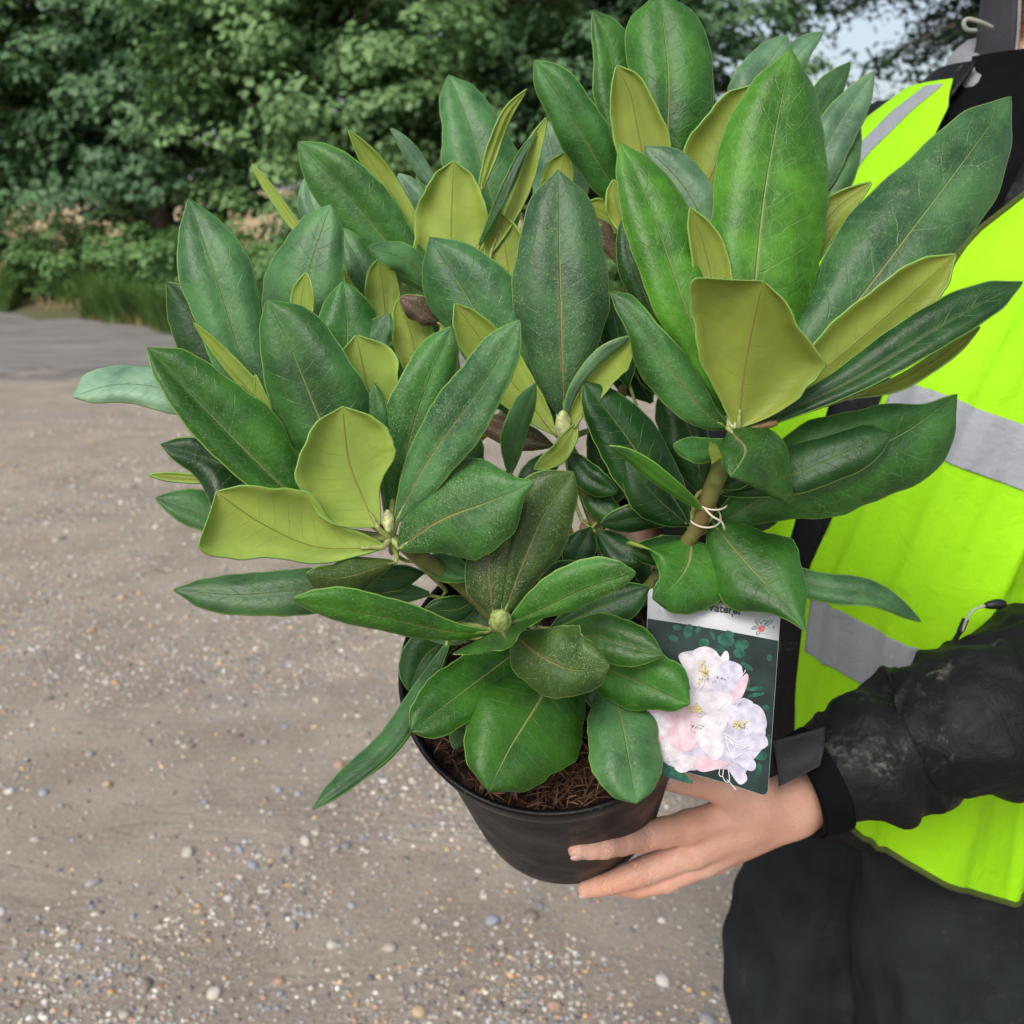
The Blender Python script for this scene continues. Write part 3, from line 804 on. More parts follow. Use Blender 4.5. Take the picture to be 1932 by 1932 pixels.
    ne = 2*n; k = len(loop); Fe = []
    for a in range(k-1):
        p, q = loop[a], loop[a+1]
        Fe += [(p, q, ne+a+1, ne+a), (q+n, p+n, ne+a, ne+a+1)]
    front, backm = (0, 1) if side == 'T' else (1, 0)
    verts = [Vf, Vb_, Vm]; faces = Fl+Fb_+Fe; mi = [front]*len(Fl)+[backm]*len(Fb_)+[2]*len(Fe)
    uvs = np.stack([np.tile(s*0.5+0.5, NT_), np.repeat(t, NS_)], 1)
    uvl = uvs[loop]; tot = 2*n+k
    UV = [uvs, uvs, uvl]
    if node:
        nd = P(*NODES[node]) if not isinstance(node, tuple) else P(*node)
        b0 = cen[1]; dirn = cen[2]-cen[0]; dirn /= np.linalg.norm(dirn)
        ln = np.linalg.norm(b0-nd)
        if ln < 0.16:
            bk = -N[NS_+NS_//2]*0.0012*(1 if side == 'T' else -1); pt = crom([nd, b0-dirn*min(ln*0.4, 0.02)+bk, b0+bk*.6, cen[3]+bk*.8], 9)
            tv, tf = tube(pt, np.linspace(0.0023, 0.0009, 9), 7)
            faces += [tuple(i+tot for i in q) for q in tf]; mi += [3]*len(tf); verts.append(tv); UV.append(np.full((len(tv), 2), .5)); tot += len(tv)
    o = mk('leaf', np.concatenate(verts), faces, [LTOP, LUND, LEDGE, PETM], plant, midx=mi, uv=np.concatenate(UV))
    j = LRNG.uniform(0.82, 1.22)
    if side == 'T': dust = min(1.0, dust+.22)
    o.color = (*[c*j*LRNG.uniform(.95, 1.05) for c in GREEN[col]], dust)
    leaf_count += 1
    return o

# ---- left whorl
leaf('U', 1, [(722, 1032), (600, 1032), (500, 990), (408, 928)], (22, 40, 88, 102), (44, 92, 62, 22), (.600, .560), roll=.15, fold=.2, wave=.02)
leaf('U', 1, [(712, 992), (690, 950), (658, 870), (646, 767)], (88, 100, 76, 48), (34, 84, 86, 54), (.598, .572), roll=-.1, fold=.1, wave=.01)
leaf('T', 1, [(640, 1000), (535, 920), (402, 788), (277, 656)], (34, 48, 42, 24), (50, 84, 70, 38), (.612, .578), 'm', .35, roll=-.35, fold=.55, wave=.01)
leaf('T', 1, [(700, 985), (640, 880), (550, 660), (503, 565)], (44, 74, 62, 30), (66, 104, 84, 32), (.616, .590), 'g', .2, roll=.1, wave=.06)
leaf('T', 1, [(600, 900), (474, 710), (412, 535), (356, 375)], (34, 58, 64, 26), (30, 58, 66, 24), (.640, .622), 'c', .15, roll=-.15, fold=.3, wave=.015, tipc=.1)
leaf('T', 1, [(480, 770), (390, 650), (345, 570), (314, 532)], 50, 46, (.665, .655), 'd', .2, roll=.25)
leaf('U', 1, [(580, 870), (478, 745), (420, 680), (365, 609)], 8, 22, (.628, .602), roll=.4)
leaf('T', 1, [(460, 800), (340, 742), (230, 725), (136, 748)], (30, 40, 32, 12), (24, 34, 34, 32), (.655, .640), 'q', .05, roll=-.5, fold=.1, wave=.03)
leaf('T', 1, [(570, 965), (450, 890), (380, 862), (303, 838)], (72, 86, 32, 14), (30, 32, 30, 20), (.635, .615), 'd', .45, roll=-.2, wave=.1)
leaf('T', 1, [(500, 1015), (400, 978), (293, 940)], 28, 42, (.645, .63), 'c', .2, roll=-.3)
leaf('U', (430, 905, .66), [(425, 905), (350, 902), (280, 896)], 8, 8, (.65, .645), roll=.2)
leaf('T', 1, [(746, 985), (812, 862), (908, 731), (981, 604)], (34, 54, 50, 27), (46, 52, 38, 17), (.600, .560), 'c', .85, roll=.2, fold=.45, wave=.01)
leaf('T', 1, [(738, 985), (778, 810), (812, 710), (853, 615)], (36, 56, 48, 26), (30, 42, 40, 30), (.615, .598), 'g', .8, roll=-.2, wave=.09)
leaf('U', 1, [(715, 880), (694, 740), (672, 632)], (12, 26, 46, 34), (34, 54, 66, 42), (.628, .612), roll=-.2, fold=.05)
leaf('T', 1, [(728, 860), (713, 790), (706, 723)], 25, 20, (.608, .603), 'g', .3)
leaf('U', 1, [(580, 880), (502, 770), (481, 706)], 12, 13, (.622, .612), roll=.3)
leaf('T', 1, [(752, 1035), (830, 982), (924, 946), (1008, 909)], (58, 94, 76, 21), (56, 96, 68, 18), (.600, .572), 'g', .8, roll=.1, fold=.12, wave=.05)
leaf('T', 1, [(742, 1060), (700, 1075), (640, 1090), (576, 1084)], (20, 34, 30, 18), (22, 32, 22, 10), (.606, .585), 'o', .6, roll=.3, fold=-.2)
leaf('T', 1, [(810, 1120), (600, 1112), (450, 1122), (327, 1113)], (36, 44, 38, 18), (36, 40, 36, 18), (.665, .655), 'c', .1, roll=-.3, wave=.04)
leaf('T', 1, [(800, 1080), (740, 1090), (660, 1100)], 26, 24, (.655, .65), 'd', .1)
# ---- front whorl round the fat bud
leaf('T', 2, [(925, 1192), (850, 1192), (700, 1160), (551, 1130)], (18, 24, 22, 14), (22, 38, 38, 20), (.600, .555), 'b', .5, roll=.35, wave=.02)
leaf('T', 2, [(945, 1186), (953, 1205), (963, 1221)], (82, 62, 24, 10), (96, 66, 26, 10), (.598, .545), 'm', .6, roll=0, fold=.05, bow=.1, wave=.03)
leaf('T', 2, [(932, 1165), (922, 1080), (930, 1010), (955, 930)], (42, 44, 34, 20), (34, 46, 42, 24), (.608, .604), 'o', .95, roll=.3, wave=.03)
leaf('T', 2, [(950, 1160), (985, 1065), (1030, 965), (1082, 890)], (26, 50, 66, 46), (34, 58, 50, 28), (.606, .598), 'o', .9, roll=-.15, wave=.03)
leaf('T', 2, [(958, 1178), (1030, 1145), (1110, 1108), (1200, 1080)], (36, 54, 46, 22), (16, 27, 24, 12), (.602, .576), 'm', .7, roll=-.3, fold=.3, wave=.02)
leaf('T', 2, [(968, 1196), (1020, 1238), (1085, 1264), (1150, 1256)], (52, 80, 70, 44), (54, 60, 44, 22), (.606, .576), 'o', .85, roll=-.1, fold=.1, wave=.06)
# ---- low leaves hanging over the pot
leaf('T', 9, [(985, 1222), (880, 1300), (776, 1381)], ('o', 52), ('o', 56), (.660, .610), 'b', .1, roll=-.2, wave=.015)
leaf('T', 9, [(1062, 1238), (1023, 1312), (965, 1405), (921, 1492)], (88, 112, 92, 50), (82, 106, 88, 48), (.660, .602), 'b', .15, roll=.1, fold=.12, wave=.015)
leaf('T', 9, [(1110, 1248), (1200, 1285), (1301, 1328)], (44, 66, 62, 36), (52, 52, 34, 18), (.652, .622), 'm', .15, roll=-.1, wave=.02)
leaf('T', 9, [(1045, 1190), (1150, 1208), (1251, 1236)], 46, 42, (.640, .612), 'm', .1, roll=.2, wave=.015)
leaf('T', 9, [(1150, 1290), (1175, 1370), (1200, 1516)], ('o', 62), ('o', 70), (.655, .614), 'c', .12, roll=.15, fold=.15, wave=.01)
leaf('T', 9, [(850, 1205), (795, 1310), (725, 1415), (589, 1527)], (12, 16, 14, 8), (18, 26, 24, 12), (.650, .59), 'c', .05, roll=-.5, wave=.01)
leaf('U', 9, [(840, 1245), (792, 1330), (730, 1420), (660, 1480)], 14, 7, (.653, .605), roll=-.5, wave=.01)
leaf('T', 9, [(940, 1185), (870, 1168), (806, 1205)], 44, 42, (.668, .665), 'p', .05, roll=-.4)
leaf('T', 9, [(860, 1195), (800, 1240), (772, 1305)], 36, 40, (.695, .69), 'd', .1)
leaf('T', 9, [(905, 1325), (872, 1380), (857, 1414)], 20, 22, (.668, .652), 'c', .1)
leaf('T', 9, [(1035, 1190), (1140, 1142), (1225, 1108)], 32, 48, (.655, .65), 'd', .1)
leaf('T', 3, [(1115, 995), (1092, 1040), (1078, 1080)], 30, 30, (.672, .668), 'd', .1)
# ---- centre whorl
leaf('T', 3, [(1064, 790), (1060, 650), (1056, 480), (1053, 321)], (66, 87, 74, 36), (60, 88, 80, 42), (.662, .645), 'c', .95, roll=.05, fold=.2, wave=.01)
leaf('T', 3, [(1045, 800), (960, 690), (889, 573), (811, 448)], (42, 64, 66, 44), (56, 94, 80, 36), (.680, .662), 'c', .2, roll=.3, fold=.15, wave=.06)
leaf('U', 3, [(1047, 818), (985, 745), (925, 665), (857, 572)], (32, 44, 38, 24), (30, 42, 34, 20), (.655, .622), roll=-.3, wave=.07)
leaf('U', 3, [(1066, 808), (1098, 735), (1148, 675), (1194, 640)], (12, 12, 8, 4), (26, 40, 40, 26), (.660, .632), roll=.35, wave=.02)
leaf('T', 3, [(1064, 800), (1085, 735), (1130, 675), (1190, 634)], (9, 12, 12, 7), (5, 8, 10, 6), (.657, .629), 'p', .1, roll=-.4)
leaf('U', 3, [(1090, 795), (1056, 850), (1008, 886)], 19, 15, (.650, .634), roll=.4, wave=.12)
leaf('T', 3, [(1045, 842), (970, 820), (894, 790)], 24, 26, (.672, .672), 'r', .95, roll=.1)
leaf('T', (960, 905, .645), [(962, 900), (975, 820), (1010, 722)], 27, 17, (.635, .612), 'c', .15, roll=-.4)
leaf('T', 5, [(1300, 990), (1240, 910), (1175, 815), (1100, 719)], (48, 64, 46, 22), (42, 56, 44, 20), (.660, .645), 'd', .2, roll=-.2)
leaf('T', 5, [(1325, 935), (1308, 830), (1255, 718)], 56, 30, (.672, .672), 'd', .1)
leaf('T', 5, [(1330, 965), (1250, 907), (1190, 862), (1148, 842)], 12, 16, (.628, .603), 'b', .3, roll=.45, wave=.02)
leaf('T', 5, [(1300, 992), (1235, 935), (1180, 868)], 44, 22, (.650, .642), 'd', .1)
leaf('T', 5, [(1292, 970), (1210, 976), (1132, 989)], 24, 27, (.664, .66), 'd', .2)
leaf('T', 3, [(1122, 945), (1130, 870), (1112, 812)], 20, 18, (.700, .70), 'd', .1)
leaf('T', 3, [(1142, 965), (1158, 900), (1142, 852)], 28, 26, (.706, .70), 'd', .1)
# ---- right whorl
leaf('T', 4, [(1400, 780), (1425, 526), (1446, 342), (1493, 94)], (58, 96, 92, 50), (86, 124, 96, 44), (.604, .600), 'h', .35, roll=-.05, fold=.12, wave=.005, bow=.02)
leaf('T', 4, [(1372, 785), (1299, 598), (1227, 393), (1169, 269)], (34, 60, 54, 26), (34, 64, 62, 32), (.608, .606), 'h', .35, roll=-.12, wave=.02)
leaf('U', 4, [(1372, 760), (1347, 560), (1330, 470), (1302, 391)], (26, 34, 28, 12), (22, 40, 36, 18), (.596, .586), roll=.1, wave=.01)
leaf('U', 4, [(1392, 806), (1402, 700), (1420, 610), (1440, 530)], (48, 96, 120, 124), (116, 146, 84, 36), (.590, .548), roll=-.12, fold=.25, wave=.03)
leaf('T', 4, [(1415, 795), (1560, 640), (1731, 420), (1908, 182)], (70, 106, 84, 40), (58, 92, 88, 48), (.612, .622), 'c', .5, roll=.12, fold=.2, wave=.01)
leaf('U', 4, [(1405, 802), (1560, 690), (1690, 580), (1804, 479)], (34, 54, 52, 28), (20, 32, 44, 34), (.596, .572), roll=-.25, wave=.01, tipc=-.1)
leaf('T', 4, [(1400, 815), (1600, 722), (1780, 612), (1930, 532)], (24, 40, 46, 27), (18, 28, 36, 26), (.602, .578), 'd', .35, roll=.4, fold=.5, wave=.03)
leaf('U', 4, [(1600, 752), (1690, 722), (1770, 676), (1850, 616)], 10, 17, (.600, .586), roll=.3)
leaf('T', 5, [(1335, 1000), (1500, 905), (1690, 825), (1806, 744)], (50, 88, 64, 18), (54, 98, 92, 38), (.655, .625), 'g', .1, roll=-.2, fold=.3, wave=.02)
leaf('T', 5, [(1362, 932), (1470, 905), (1580, 860), (1685, 817)], (36, 56, 44, 22), (24, 42, 40, 20), (.638, .610), 'd', .15, roll=.3, wave=.01)
leaf('T', 4, [(1378, 812), (1405, 850), (1378, 899)], (34, 90, 118, 74), (70, 66, 38, 22), (.584, .566), 'm', .55, roll=.15, fold=-.3, wave=.05)
leaf('T', 4, [(1376, 808), (1330, 778), (1255, 685), (1200, 602), (1152, 550)], (40, 52, 26, 17), (30, 38, 26, 22), (.602, .598), 'g', .6, roll=.2, wave=.16)
leaf('U', 4, [(1480, 570), (1560, 415), (1645, 343)], 28, 28, (.640, .640), roll=.1)
leaf('T', 7, [(1490, 430), (1570, 255), (1648, 135)], 33, 42, (.680, .69), 'p', .1, roll=.15, fold=.4)
leaf('T', 7, [(1495, 340), (1555, 200), (1604, 117)], 36, 22, (.700, .705), 'c', .1, roll=-.2)
leaf('T', 7, [(1500, 490), (1580, 325), (1620, 214)], 32, 32, (.690, .695), 'c', .1)
leaf('T', 5, [(1342, 985), (1414, 1070), (1480, 1140), (1521, 1191)], (60, 90, 56, 16), (64, 76, 30, 8), (.645, .602), 'm', .2, roll=.1, wave=.03)
leaf('T', 5, [(1306, 1018), (1298, 1065), (1270, 1105), (1231, 1130)], (92, 86, 54, 26), (118, 74, 26, 12), (.648, .618), 'm', .25, roll=-.1, wave=.05)
leaf('T', 5, [(1360, 1060), (1540, 1105), (1650, 1122), (1738, 1173)], 26, 27, (.665, .645), 'c', .1, roll=.4, tipc=.1)
# ---- top whorl
leaf('T', 7, [(1240, 410), (1258, 260), (1261, 137), (1244, -16)], (38, 72, 74, 58), (44, 80, 80, 58), (.735, .720), 'm', .15, roll=.05, wave=.01)
leaf('T', 7, [(1205, 370), (1165, 200), (1150, 100), (1119, 21)], 38, ('o', 50), (.745, .735), 'm', .1, roll=-.2, wave=.02)
leaf('U', 7, [(1238, 405), (1207, 267), (1190, 180), (1163, 123)], (38, 48, 40, 18), (42, 54, 38, 18), (.712, .688), roll=.1, wave=.01)
leaf('U', 7, [(1290, 440), (1335, 345), (1372, 255), (1420, 160)], (44, 62, 48, 18), (44, 46, 40, 18), (.712, .690), roll=-.1, wave=.01)
leaf('T', 7, [(1375, 270), (1430, 150), (1486, 66)], 42, 40, (.770, .78), 'p', .1, roll=.2)
leaf('T', 7, [(1440, 190), (1510, 98), (1552, 60)], 24, 20, (.785, .785), 'p', .1)
leaf('T', 7, [(1185, 395), (1150, 342), (1077, 219), (1009, 113)], (38, 42, 34, 22), (32, 48, 48, 28), (.738, .705), 'g', .15, roll=.25, fold=.3, wave=.02)
leaf('T', 7, [(1345, 455), (1290, 352), (1217, 276)], 42, 46, (.685, .69), 'p', .1, roll=.2)
leaf('T', 4, [(1245, 625), (1195, 500), (1174, 412)], 28, 28, (.668, .665), 'd', .5)
leaf('U', 7, [(1195, 455), (1165, 392), (1158, 338)], 20, 18, (.715, .71))
# ---- whorl behind, upper left
leaf('T', 6, [(955, 480), (906, 299), (875, 210), (846, 141)], (54, 70, 50, 20), (54, 70, 50, 22), (.800, .790), 'c', .1, roll=-.1, wave=.01)
leaf('U', 6, [(900, 380), (925, 300), (955, 220), (994, 168)], 12, 10, (.752, .730), roll=-.5, fold=.5)
leaf('U', 6, [(850, 570), (851, 436), (853, 370), (856, 303)], (62, 70, 54, 24), (62, 68, 58, 20), (.752, .736), roll=.1, wave=.05)
leaf('U', 6, [(925, 480), (975, 352), (1005, 272), (1032, 221)], 14, 24, (.745, .722), roll=.2)
leaf('T', 6, [(900, 472), (945, 380), (985, 292), (1014, 248)], 10, 9, (.740, .728), 'd', .2)
leaf('T', 6, [(835, 565), (731, 457), (663, 378), (563, 267)], (36, 50, 46, 30), (42, 60, 58, 34), (.765, .732), 'g', .25, roll=.2, fold=.35, wave=.03)
leaf('U', 6, [(805, 505), (765, 410), (710, 320), (657, 245)], 19, 22, (.757, .722), roll=-.3)
leaf('T', 6, [(835, 375), (790, 310), (762, 270), (737, 242)], 13, 14, (.795, .78), 'p', .1)
leaf('T', 6, [(805, 435), (775, 370), (752, 327)], 24, 26, (.795, .79), 'p', .1)
leaf('T', 6, [(825, 420), (805, 360), (788, 320)], 15, 15, (.80, .795), 'c', .1)
leaf('U', 8, [(590, 475), (545, 410), (510, 360), (475, 309)], 9, 9, (.780, .770), roll=.3)
leaf('T', 8, [(645, 480), (595, 400), (575, 336)], 28, 30, (.795, .79), 'p', .05)
leaf('T', 6, [(815, 545), (765, 492), (693, 466)], 25, 27, (.722, .700), 'c', .2, roll=-.2, wave=.14)
leaf('T', 8, [(570, 770), (573, 597), (587, 501), (624, 385)], (66, 82, 62, 36), (64, 70, 56, 18), (.700, .682), 'c', .35, roll=.1, wave=.03)
leaf('T', 8, [(705, 570), (680, 500), (638, 428)], 28, 28, (.742, .74), 'c', .1)
leaf('U', 6, [(728, 610), (722, 540), (714, 488)], 33, 30, (.735, .73))
leaf('U', 6, [(722, 610), (690, 560), (650, 500)], 24, 26, (.745, .742))
leaf('T', 8, [(650, 760), (655, 620), (648, 530)], 58, 58, (.668, .655), 'g', .25, roll=-.15, fold=.25)
leaf('T', 8, [(702, 710), (716, 640), (735, 591)], 32, 20, (.665, .656), 'c', .2)
leaf('U', 8, [(577, 650), (568, 580), (578, 514)], 21, 22, (.665, .655))
leaf('U', 6, [(792, 730), (775, 630), (750, 565)], 34, 40, (.705, .70))
leaf('T', 6, [(832, 612), (790, 582), (755, 560)], 24, 22, (.692, .685), 'r', .9, wave=.1)
leaf('U', 10, [(1045, 410), (1056, 340), (1067, 287)], 34, 24, (.745, .738))
leaf('T', 10, [(1065, 450), (1052, 330), (1028, 226)], 50, 56, (.795, .79), 'p', .1, roll=.2)
leaf('U', 10, [(965, 570), (955, 480), (942, 402)], 38, 40, (.748, .74))
leaf('T', 3, [(1185, 730), (1168, 640), (1150, 555)], 32, 30, (.692, .69), 'd', .3)
leaf('T', 7, [(1175, 505), (1150, 452), (1123, 410)], 18, 17, (.735, .73), 'r', .8, wave=.15)
leaf('U', 7, [(1185, 445), (1140, 402), (1103, 384)], 22, 24, (.735, .73))
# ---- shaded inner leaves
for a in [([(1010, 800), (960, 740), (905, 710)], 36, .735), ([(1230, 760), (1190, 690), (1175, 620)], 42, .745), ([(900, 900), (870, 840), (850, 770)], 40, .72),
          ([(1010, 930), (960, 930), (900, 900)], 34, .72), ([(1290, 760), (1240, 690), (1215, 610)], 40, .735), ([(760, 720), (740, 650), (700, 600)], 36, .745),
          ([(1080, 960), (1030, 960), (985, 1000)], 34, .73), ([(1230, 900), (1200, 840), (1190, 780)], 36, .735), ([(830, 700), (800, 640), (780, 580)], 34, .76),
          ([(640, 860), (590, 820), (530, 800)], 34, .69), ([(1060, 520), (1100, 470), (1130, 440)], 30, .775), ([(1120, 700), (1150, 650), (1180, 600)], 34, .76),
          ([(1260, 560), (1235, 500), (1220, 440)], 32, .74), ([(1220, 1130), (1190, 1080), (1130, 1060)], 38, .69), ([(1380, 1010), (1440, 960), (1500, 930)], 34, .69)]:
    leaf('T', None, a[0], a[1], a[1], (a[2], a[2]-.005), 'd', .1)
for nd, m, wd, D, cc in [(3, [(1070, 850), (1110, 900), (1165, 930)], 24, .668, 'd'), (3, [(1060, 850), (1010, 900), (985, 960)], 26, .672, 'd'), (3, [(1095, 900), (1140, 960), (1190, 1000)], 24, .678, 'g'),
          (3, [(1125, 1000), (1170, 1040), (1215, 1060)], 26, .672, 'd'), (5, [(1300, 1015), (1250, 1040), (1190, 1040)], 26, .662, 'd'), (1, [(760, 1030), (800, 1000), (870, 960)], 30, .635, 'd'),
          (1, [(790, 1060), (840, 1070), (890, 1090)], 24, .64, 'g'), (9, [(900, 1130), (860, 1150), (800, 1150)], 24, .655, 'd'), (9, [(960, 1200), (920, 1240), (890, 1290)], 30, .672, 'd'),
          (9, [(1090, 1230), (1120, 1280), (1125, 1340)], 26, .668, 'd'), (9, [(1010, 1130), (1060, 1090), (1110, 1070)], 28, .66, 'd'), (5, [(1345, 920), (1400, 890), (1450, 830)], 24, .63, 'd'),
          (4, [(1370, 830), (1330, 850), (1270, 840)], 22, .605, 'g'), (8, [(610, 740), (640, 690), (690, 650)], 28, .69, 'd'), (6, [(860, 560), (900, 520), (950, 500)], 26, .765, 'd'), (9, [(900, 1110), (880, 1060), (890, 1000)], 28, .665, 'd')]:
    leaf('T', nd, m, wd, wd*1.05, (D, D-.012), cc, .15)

# ---- stems and buds
def stem_mat():
    g = G('stem_bark'); p = g.obj(); a = g.noise(p, 90, 4).outputs[0]; b = g.noise(p, 30, 3).outputs[0]
    c = g.mix(g.ramp(b, 0.42, 0.7), (0.145, 0.165, 0.04), (0.16, 0.085, 0.035))
    c = g.mix(g.math('MULTIPLY', g.ramp(a, 0.52, 0.72), .6), c, (0.075, 0.04, 0.022)); g.set(Base_Color=c, Roughness=0.6); g.bump(a, 0.0012); return g.m
STEM = stem_mat()
def stem(pts, r0, r1):
    path = crom([P(*p) for p in pts], 22); rad = np.linspace(r0, r1, 22)*.82*(1+0.10*np.sin(np.linspace(0, 17, 22)))
    V, F = tube(path, rad, 12); mk('stem', V, F, STEM, plant)
BASE = (1045, 1275, .708)
stem([BASE, (960, 1190, .675), (850, 1090, .640), NODES[1]], .0062, .0046)
stem([BASE, (985, 1225, .66), NODES[2]], .0050, .0038)
stem([BASE, (1135, 1080, .695), (1125, 1000, .682), (1092, 880, .672), NODES[3]], .0060, .0044)
stem([BASE, (1190, 1150, .69), NODES[5], (1345, 920, .622), NODES[4]], .0070, .0062)
stem([BASE, (930, 950, .75), (860, 700, .77), NODES[6]], .0055, .004)
stem([BASE, (1130, 950, .73), (1190, 650, .745), NODES[7]], .0058, .004)
stem([(930, 950, .75), (760, 880, .715), NODES[8]], .0045, .0036)
stem([(900, 830, .76), (960, 770, .765), NODES[10]], .004, .0035)
stem([NODES[4], (1425, 806, .592), (1466, 797, .590)], .0036, .0025)
stem([NODES[8], (605, 600, .74), (595, 480, .79)], .0034, .0025)
def bud(c, r, el, tipdir, m):
    v, f = ico(3); ax = np.asarray(tipdir)/np.linalg.norm(tipdir)
    h = v@ax; a = np.arctan2(v@np.cross(ax, [0.3, 1, .2]), v@np.cross(ax, np.cross(ax, [0.3, 1, .2])))
    k = 1+0.05*np.sign(np.sin(a*3+np.floor(h*3.2)*1.9))*np.clip(1-h*h, 0, 1)
    q = v*k[:, None]; q = q+np.outer(h, ax)*(el-1)+np.outer(np.clip(h, 0, 1)**4*0.25, ax)
    mk('bud', P(*c)+q*r, f, m, plant)
BUDM = simple('bud_scale', (0.24, 0.30, 0.09), 0.5, 0.4, 260, 0.4, 0.0008)
BUDM2 = simple('bud_scale_pale', (0.42, 0.45, 0.2), 0.5, 0.4, 260, 0.35, 0.0008)
bud((944, 1172, .594), .0068, 1.1, -CF*0.7+CU*0.6, BUDM)
bud((1062, 806, .655), .0055, 1.75, CU-0.2*CF, BUDM2)
bud((733, 985, .598), .0035, 1.9, CU-0.1*CR, BUDM2)
bud((1382, 800, .592), .0035, 1.8, CU, BUDM2)
# twisted raffia tie on the right-hand stem
TIE = simple('raffia', (0.62, 0.55, 0.42), 0.7)
q = np.linspace(0, 1, 40); c = P(1338, 965, .634); ax = P(1345, 920, .622)-P(1305, 1012, .645); ax /= np.linalg.norm(ax)
e1 = np.cross(ax, CF); e1 /= np.linalg.norm(e1); e2 = np.cross(ax, e1)
path = np.array([c+0.0085*(math.cos(a*9)*e1+math.sin(a*9)*e2)+ax*(a-.5)*0.02 for a in q])
V1, F1 = tube(path, .0006, 6); V2, F2 = tube(crom([P(1330, 960, .625), P(1345, 975, .622), P(1362, 985, .624), P(1367, 1000, .628)], 12), .0007, 6)
V, F, _ = merge([(V1, F1, 0), (V2, F2, 0)]); mk('tie', V, F, TIE, plant)
# ================================================================== person in a hi-vis vest
FDIR = np.array([-0.77, -0.64, 0]); FDIR /= np.linalg.norm(FDIR)      # where the chest faces
LDIR = np.array([-FDIR[1], FDIR[0], 0])                                # the person's left
UPV = np.array([0, 0, 1.0])
ZT = [.60, .72, .80, .916, 1.07, 1.25, 1.40, 1.46, 1.50, 1.53, 1.56, 1.60]
CXT = [.405, .402, .402, .405, .41, .465, .52, .535, .545, .55, .553, .555]
CYT = [1.07, 1.065, 1.065, 1.06, 1.07, 1.095, 1.115, 1.123, 1.13, 1.133, 1.136, 1.14]
AT = [.190, .196, .198, .196, .190, .20, .21, .20, .172, .128, .088, .062]
BT = [.158, .163, .164, .166, .162, .155, .128, .115, .105, .092, .078, .062]
_fold_c = [(0.55, .0075, .05, 0.02), (0.95, .006, .07, .3), (1.35, .007, .06, -.2), (-.35, .005, .05, .1), (.2, .005, .04, .25), (1.75, .006, .08, 0)]
def torso(th, z, off=0.0, folds=1.0):
    th = np.asarray(th, float); z = np.asarray(z, float)
    c = np.stack([np.interp(z, ZT, CXT), np.interp(z, ZT, CYT), z], -1)
    a, b = np.interp(z, ZT, AT), np.interp(z, ZT, BT)
    ct, st_ = np.cos(th), np.sin(th)
    e = 0.86
    x_, y_ = np.sign(ct)*np.abs(ct)**e, np.sign(st_)*np.abs(st_)**e
    out = ct[..., None]*FDIR+st_[..., None]*LDIR
    d = np.zeros_like(z)
    for t0, A, wd, sl in _fold_c:
        cen = t0+sl*(z-1.05)
        d = d+A*np.exp(-((th-cen)/(wd*(1.2+0.8*np.sin(z*9+t0*7))))**2)
    q = np.stack([th*2.2, z*4.0, th*0+3], -1)
    d = d+0.006*vnoise(q)+0.0035*vnoise(q*2.3)+0.0018*vnoise(q*np.array([6., 3.5, 1]))
    d = d+.0032*np.exp(-((th-.50-.04*np.sin(z*5))/.022)**2)
    fade = np.clip((1.5-z)/.2, 0.15, 1)
    return c+(b*x_)[..., None]*FDIR+(a*y_)[..., None]*LDIR+out*(off+folds*d*fade)[..., None]

# ---- materials
def skin_mat():
    g = G('skin'); p = g.obj()
    a = g.noise(p, 22, 3).outputs[0]; f = g.noise(p, 260, 3).outputs[0]; m = g.noise(p, 70, 3).outputs[0]
    c = g.mix(g.ramp(a, 0.3, 0.7), (0.78, 0.41, 0.285), (0.84, 0.51, 0.38))
    c = g.mix(g.math('MULTIPLY', g.ramp(m, 0.5, 0.75), 0.35), c, (0.80, 0.33, 0.24))
    wr = g.n('TexVoronoi', feature='DISTANCE_TO_EDGE', Vector=g.n('Mapping', Vector=p, Scale=(1, 1.6, 1.6)).outputs[0], Scale=330)
    g.set(Base_Color=c, Roughness=0.5, Specular_IOR_Level=0.4, Subsurface_Weight=0.18, Subsurface_Radius=(0.012, 0.004, 0.002), Subsurface_Scale=0.4)
    g.bump(g.math('ADD', f, g.math('MULTIPLY', g.ramp(wr.outputs[0], 0.0, 0.08), .5)), 0.0006, 0.8); return g.m
SKIN = skin_mat()
NAIL = simple('nail', (0.66, 0.42, 0.36), 0.3, 0.5)
def cloth(name, ca, cb, rough, weave=900, spec=0.3, sheen=0.0, scuff=0.0):
    g = G(name); p = g.obj(); a = g.noise(p, 14, 4, .6).outputs[0]; w_ = g.noise(p, weave, 2).outputs[0]
    c = g.mix(g.ramp(a, 0.3, 0.7), ca, cb)
    if scuff:
        s1 = g.noise(p, 14, 6, .72, .8).outputs[0]; s2 = g.noise(p, 160, 3).outputs[0]
        k = g.math('MULTIPLY', g.ramp(s1, 0.56, 0.72), g.ramp(s2, 0.42, 0.62))
        c = g.mix(g.math('MULTIPLY', k, scuff), c, (0.20, 0.185, 0.16))
    g.set(Base_Color=c, Roughness=rough, Specular_IOR_Level=spec, Sheen_Weight=sheen)
    wr = g.noise(p, 48, 4, .55, 1.2).outputs[0]
    g.bump(g.math('ADD', g.math('MULTIPLY', w_, .2), wr), 0.0026, 0.7); return g.m
JACK = cloth('jacket_shell', (0.0028, 0.003, 0.0038), (0.006, 0.0063, 0.0078), 0.6, 900, .28, 0.0, 0.5)
JACK2 = cloth('jacket_lining', (0.026, 0.024, 0.028), (0.045, 0.042, 0.048), 0.8, 700)
HOODM = cloth('hood_fabric', (0.22, 0.215, 0.235), (0.29, 0.285, 0.305), 0.8, 700)
VELC = cloth('velcro', (0.003, 0.003, 0.004), (0.006, 0.006, 0.007), 0.9, 1500, .08, 0)
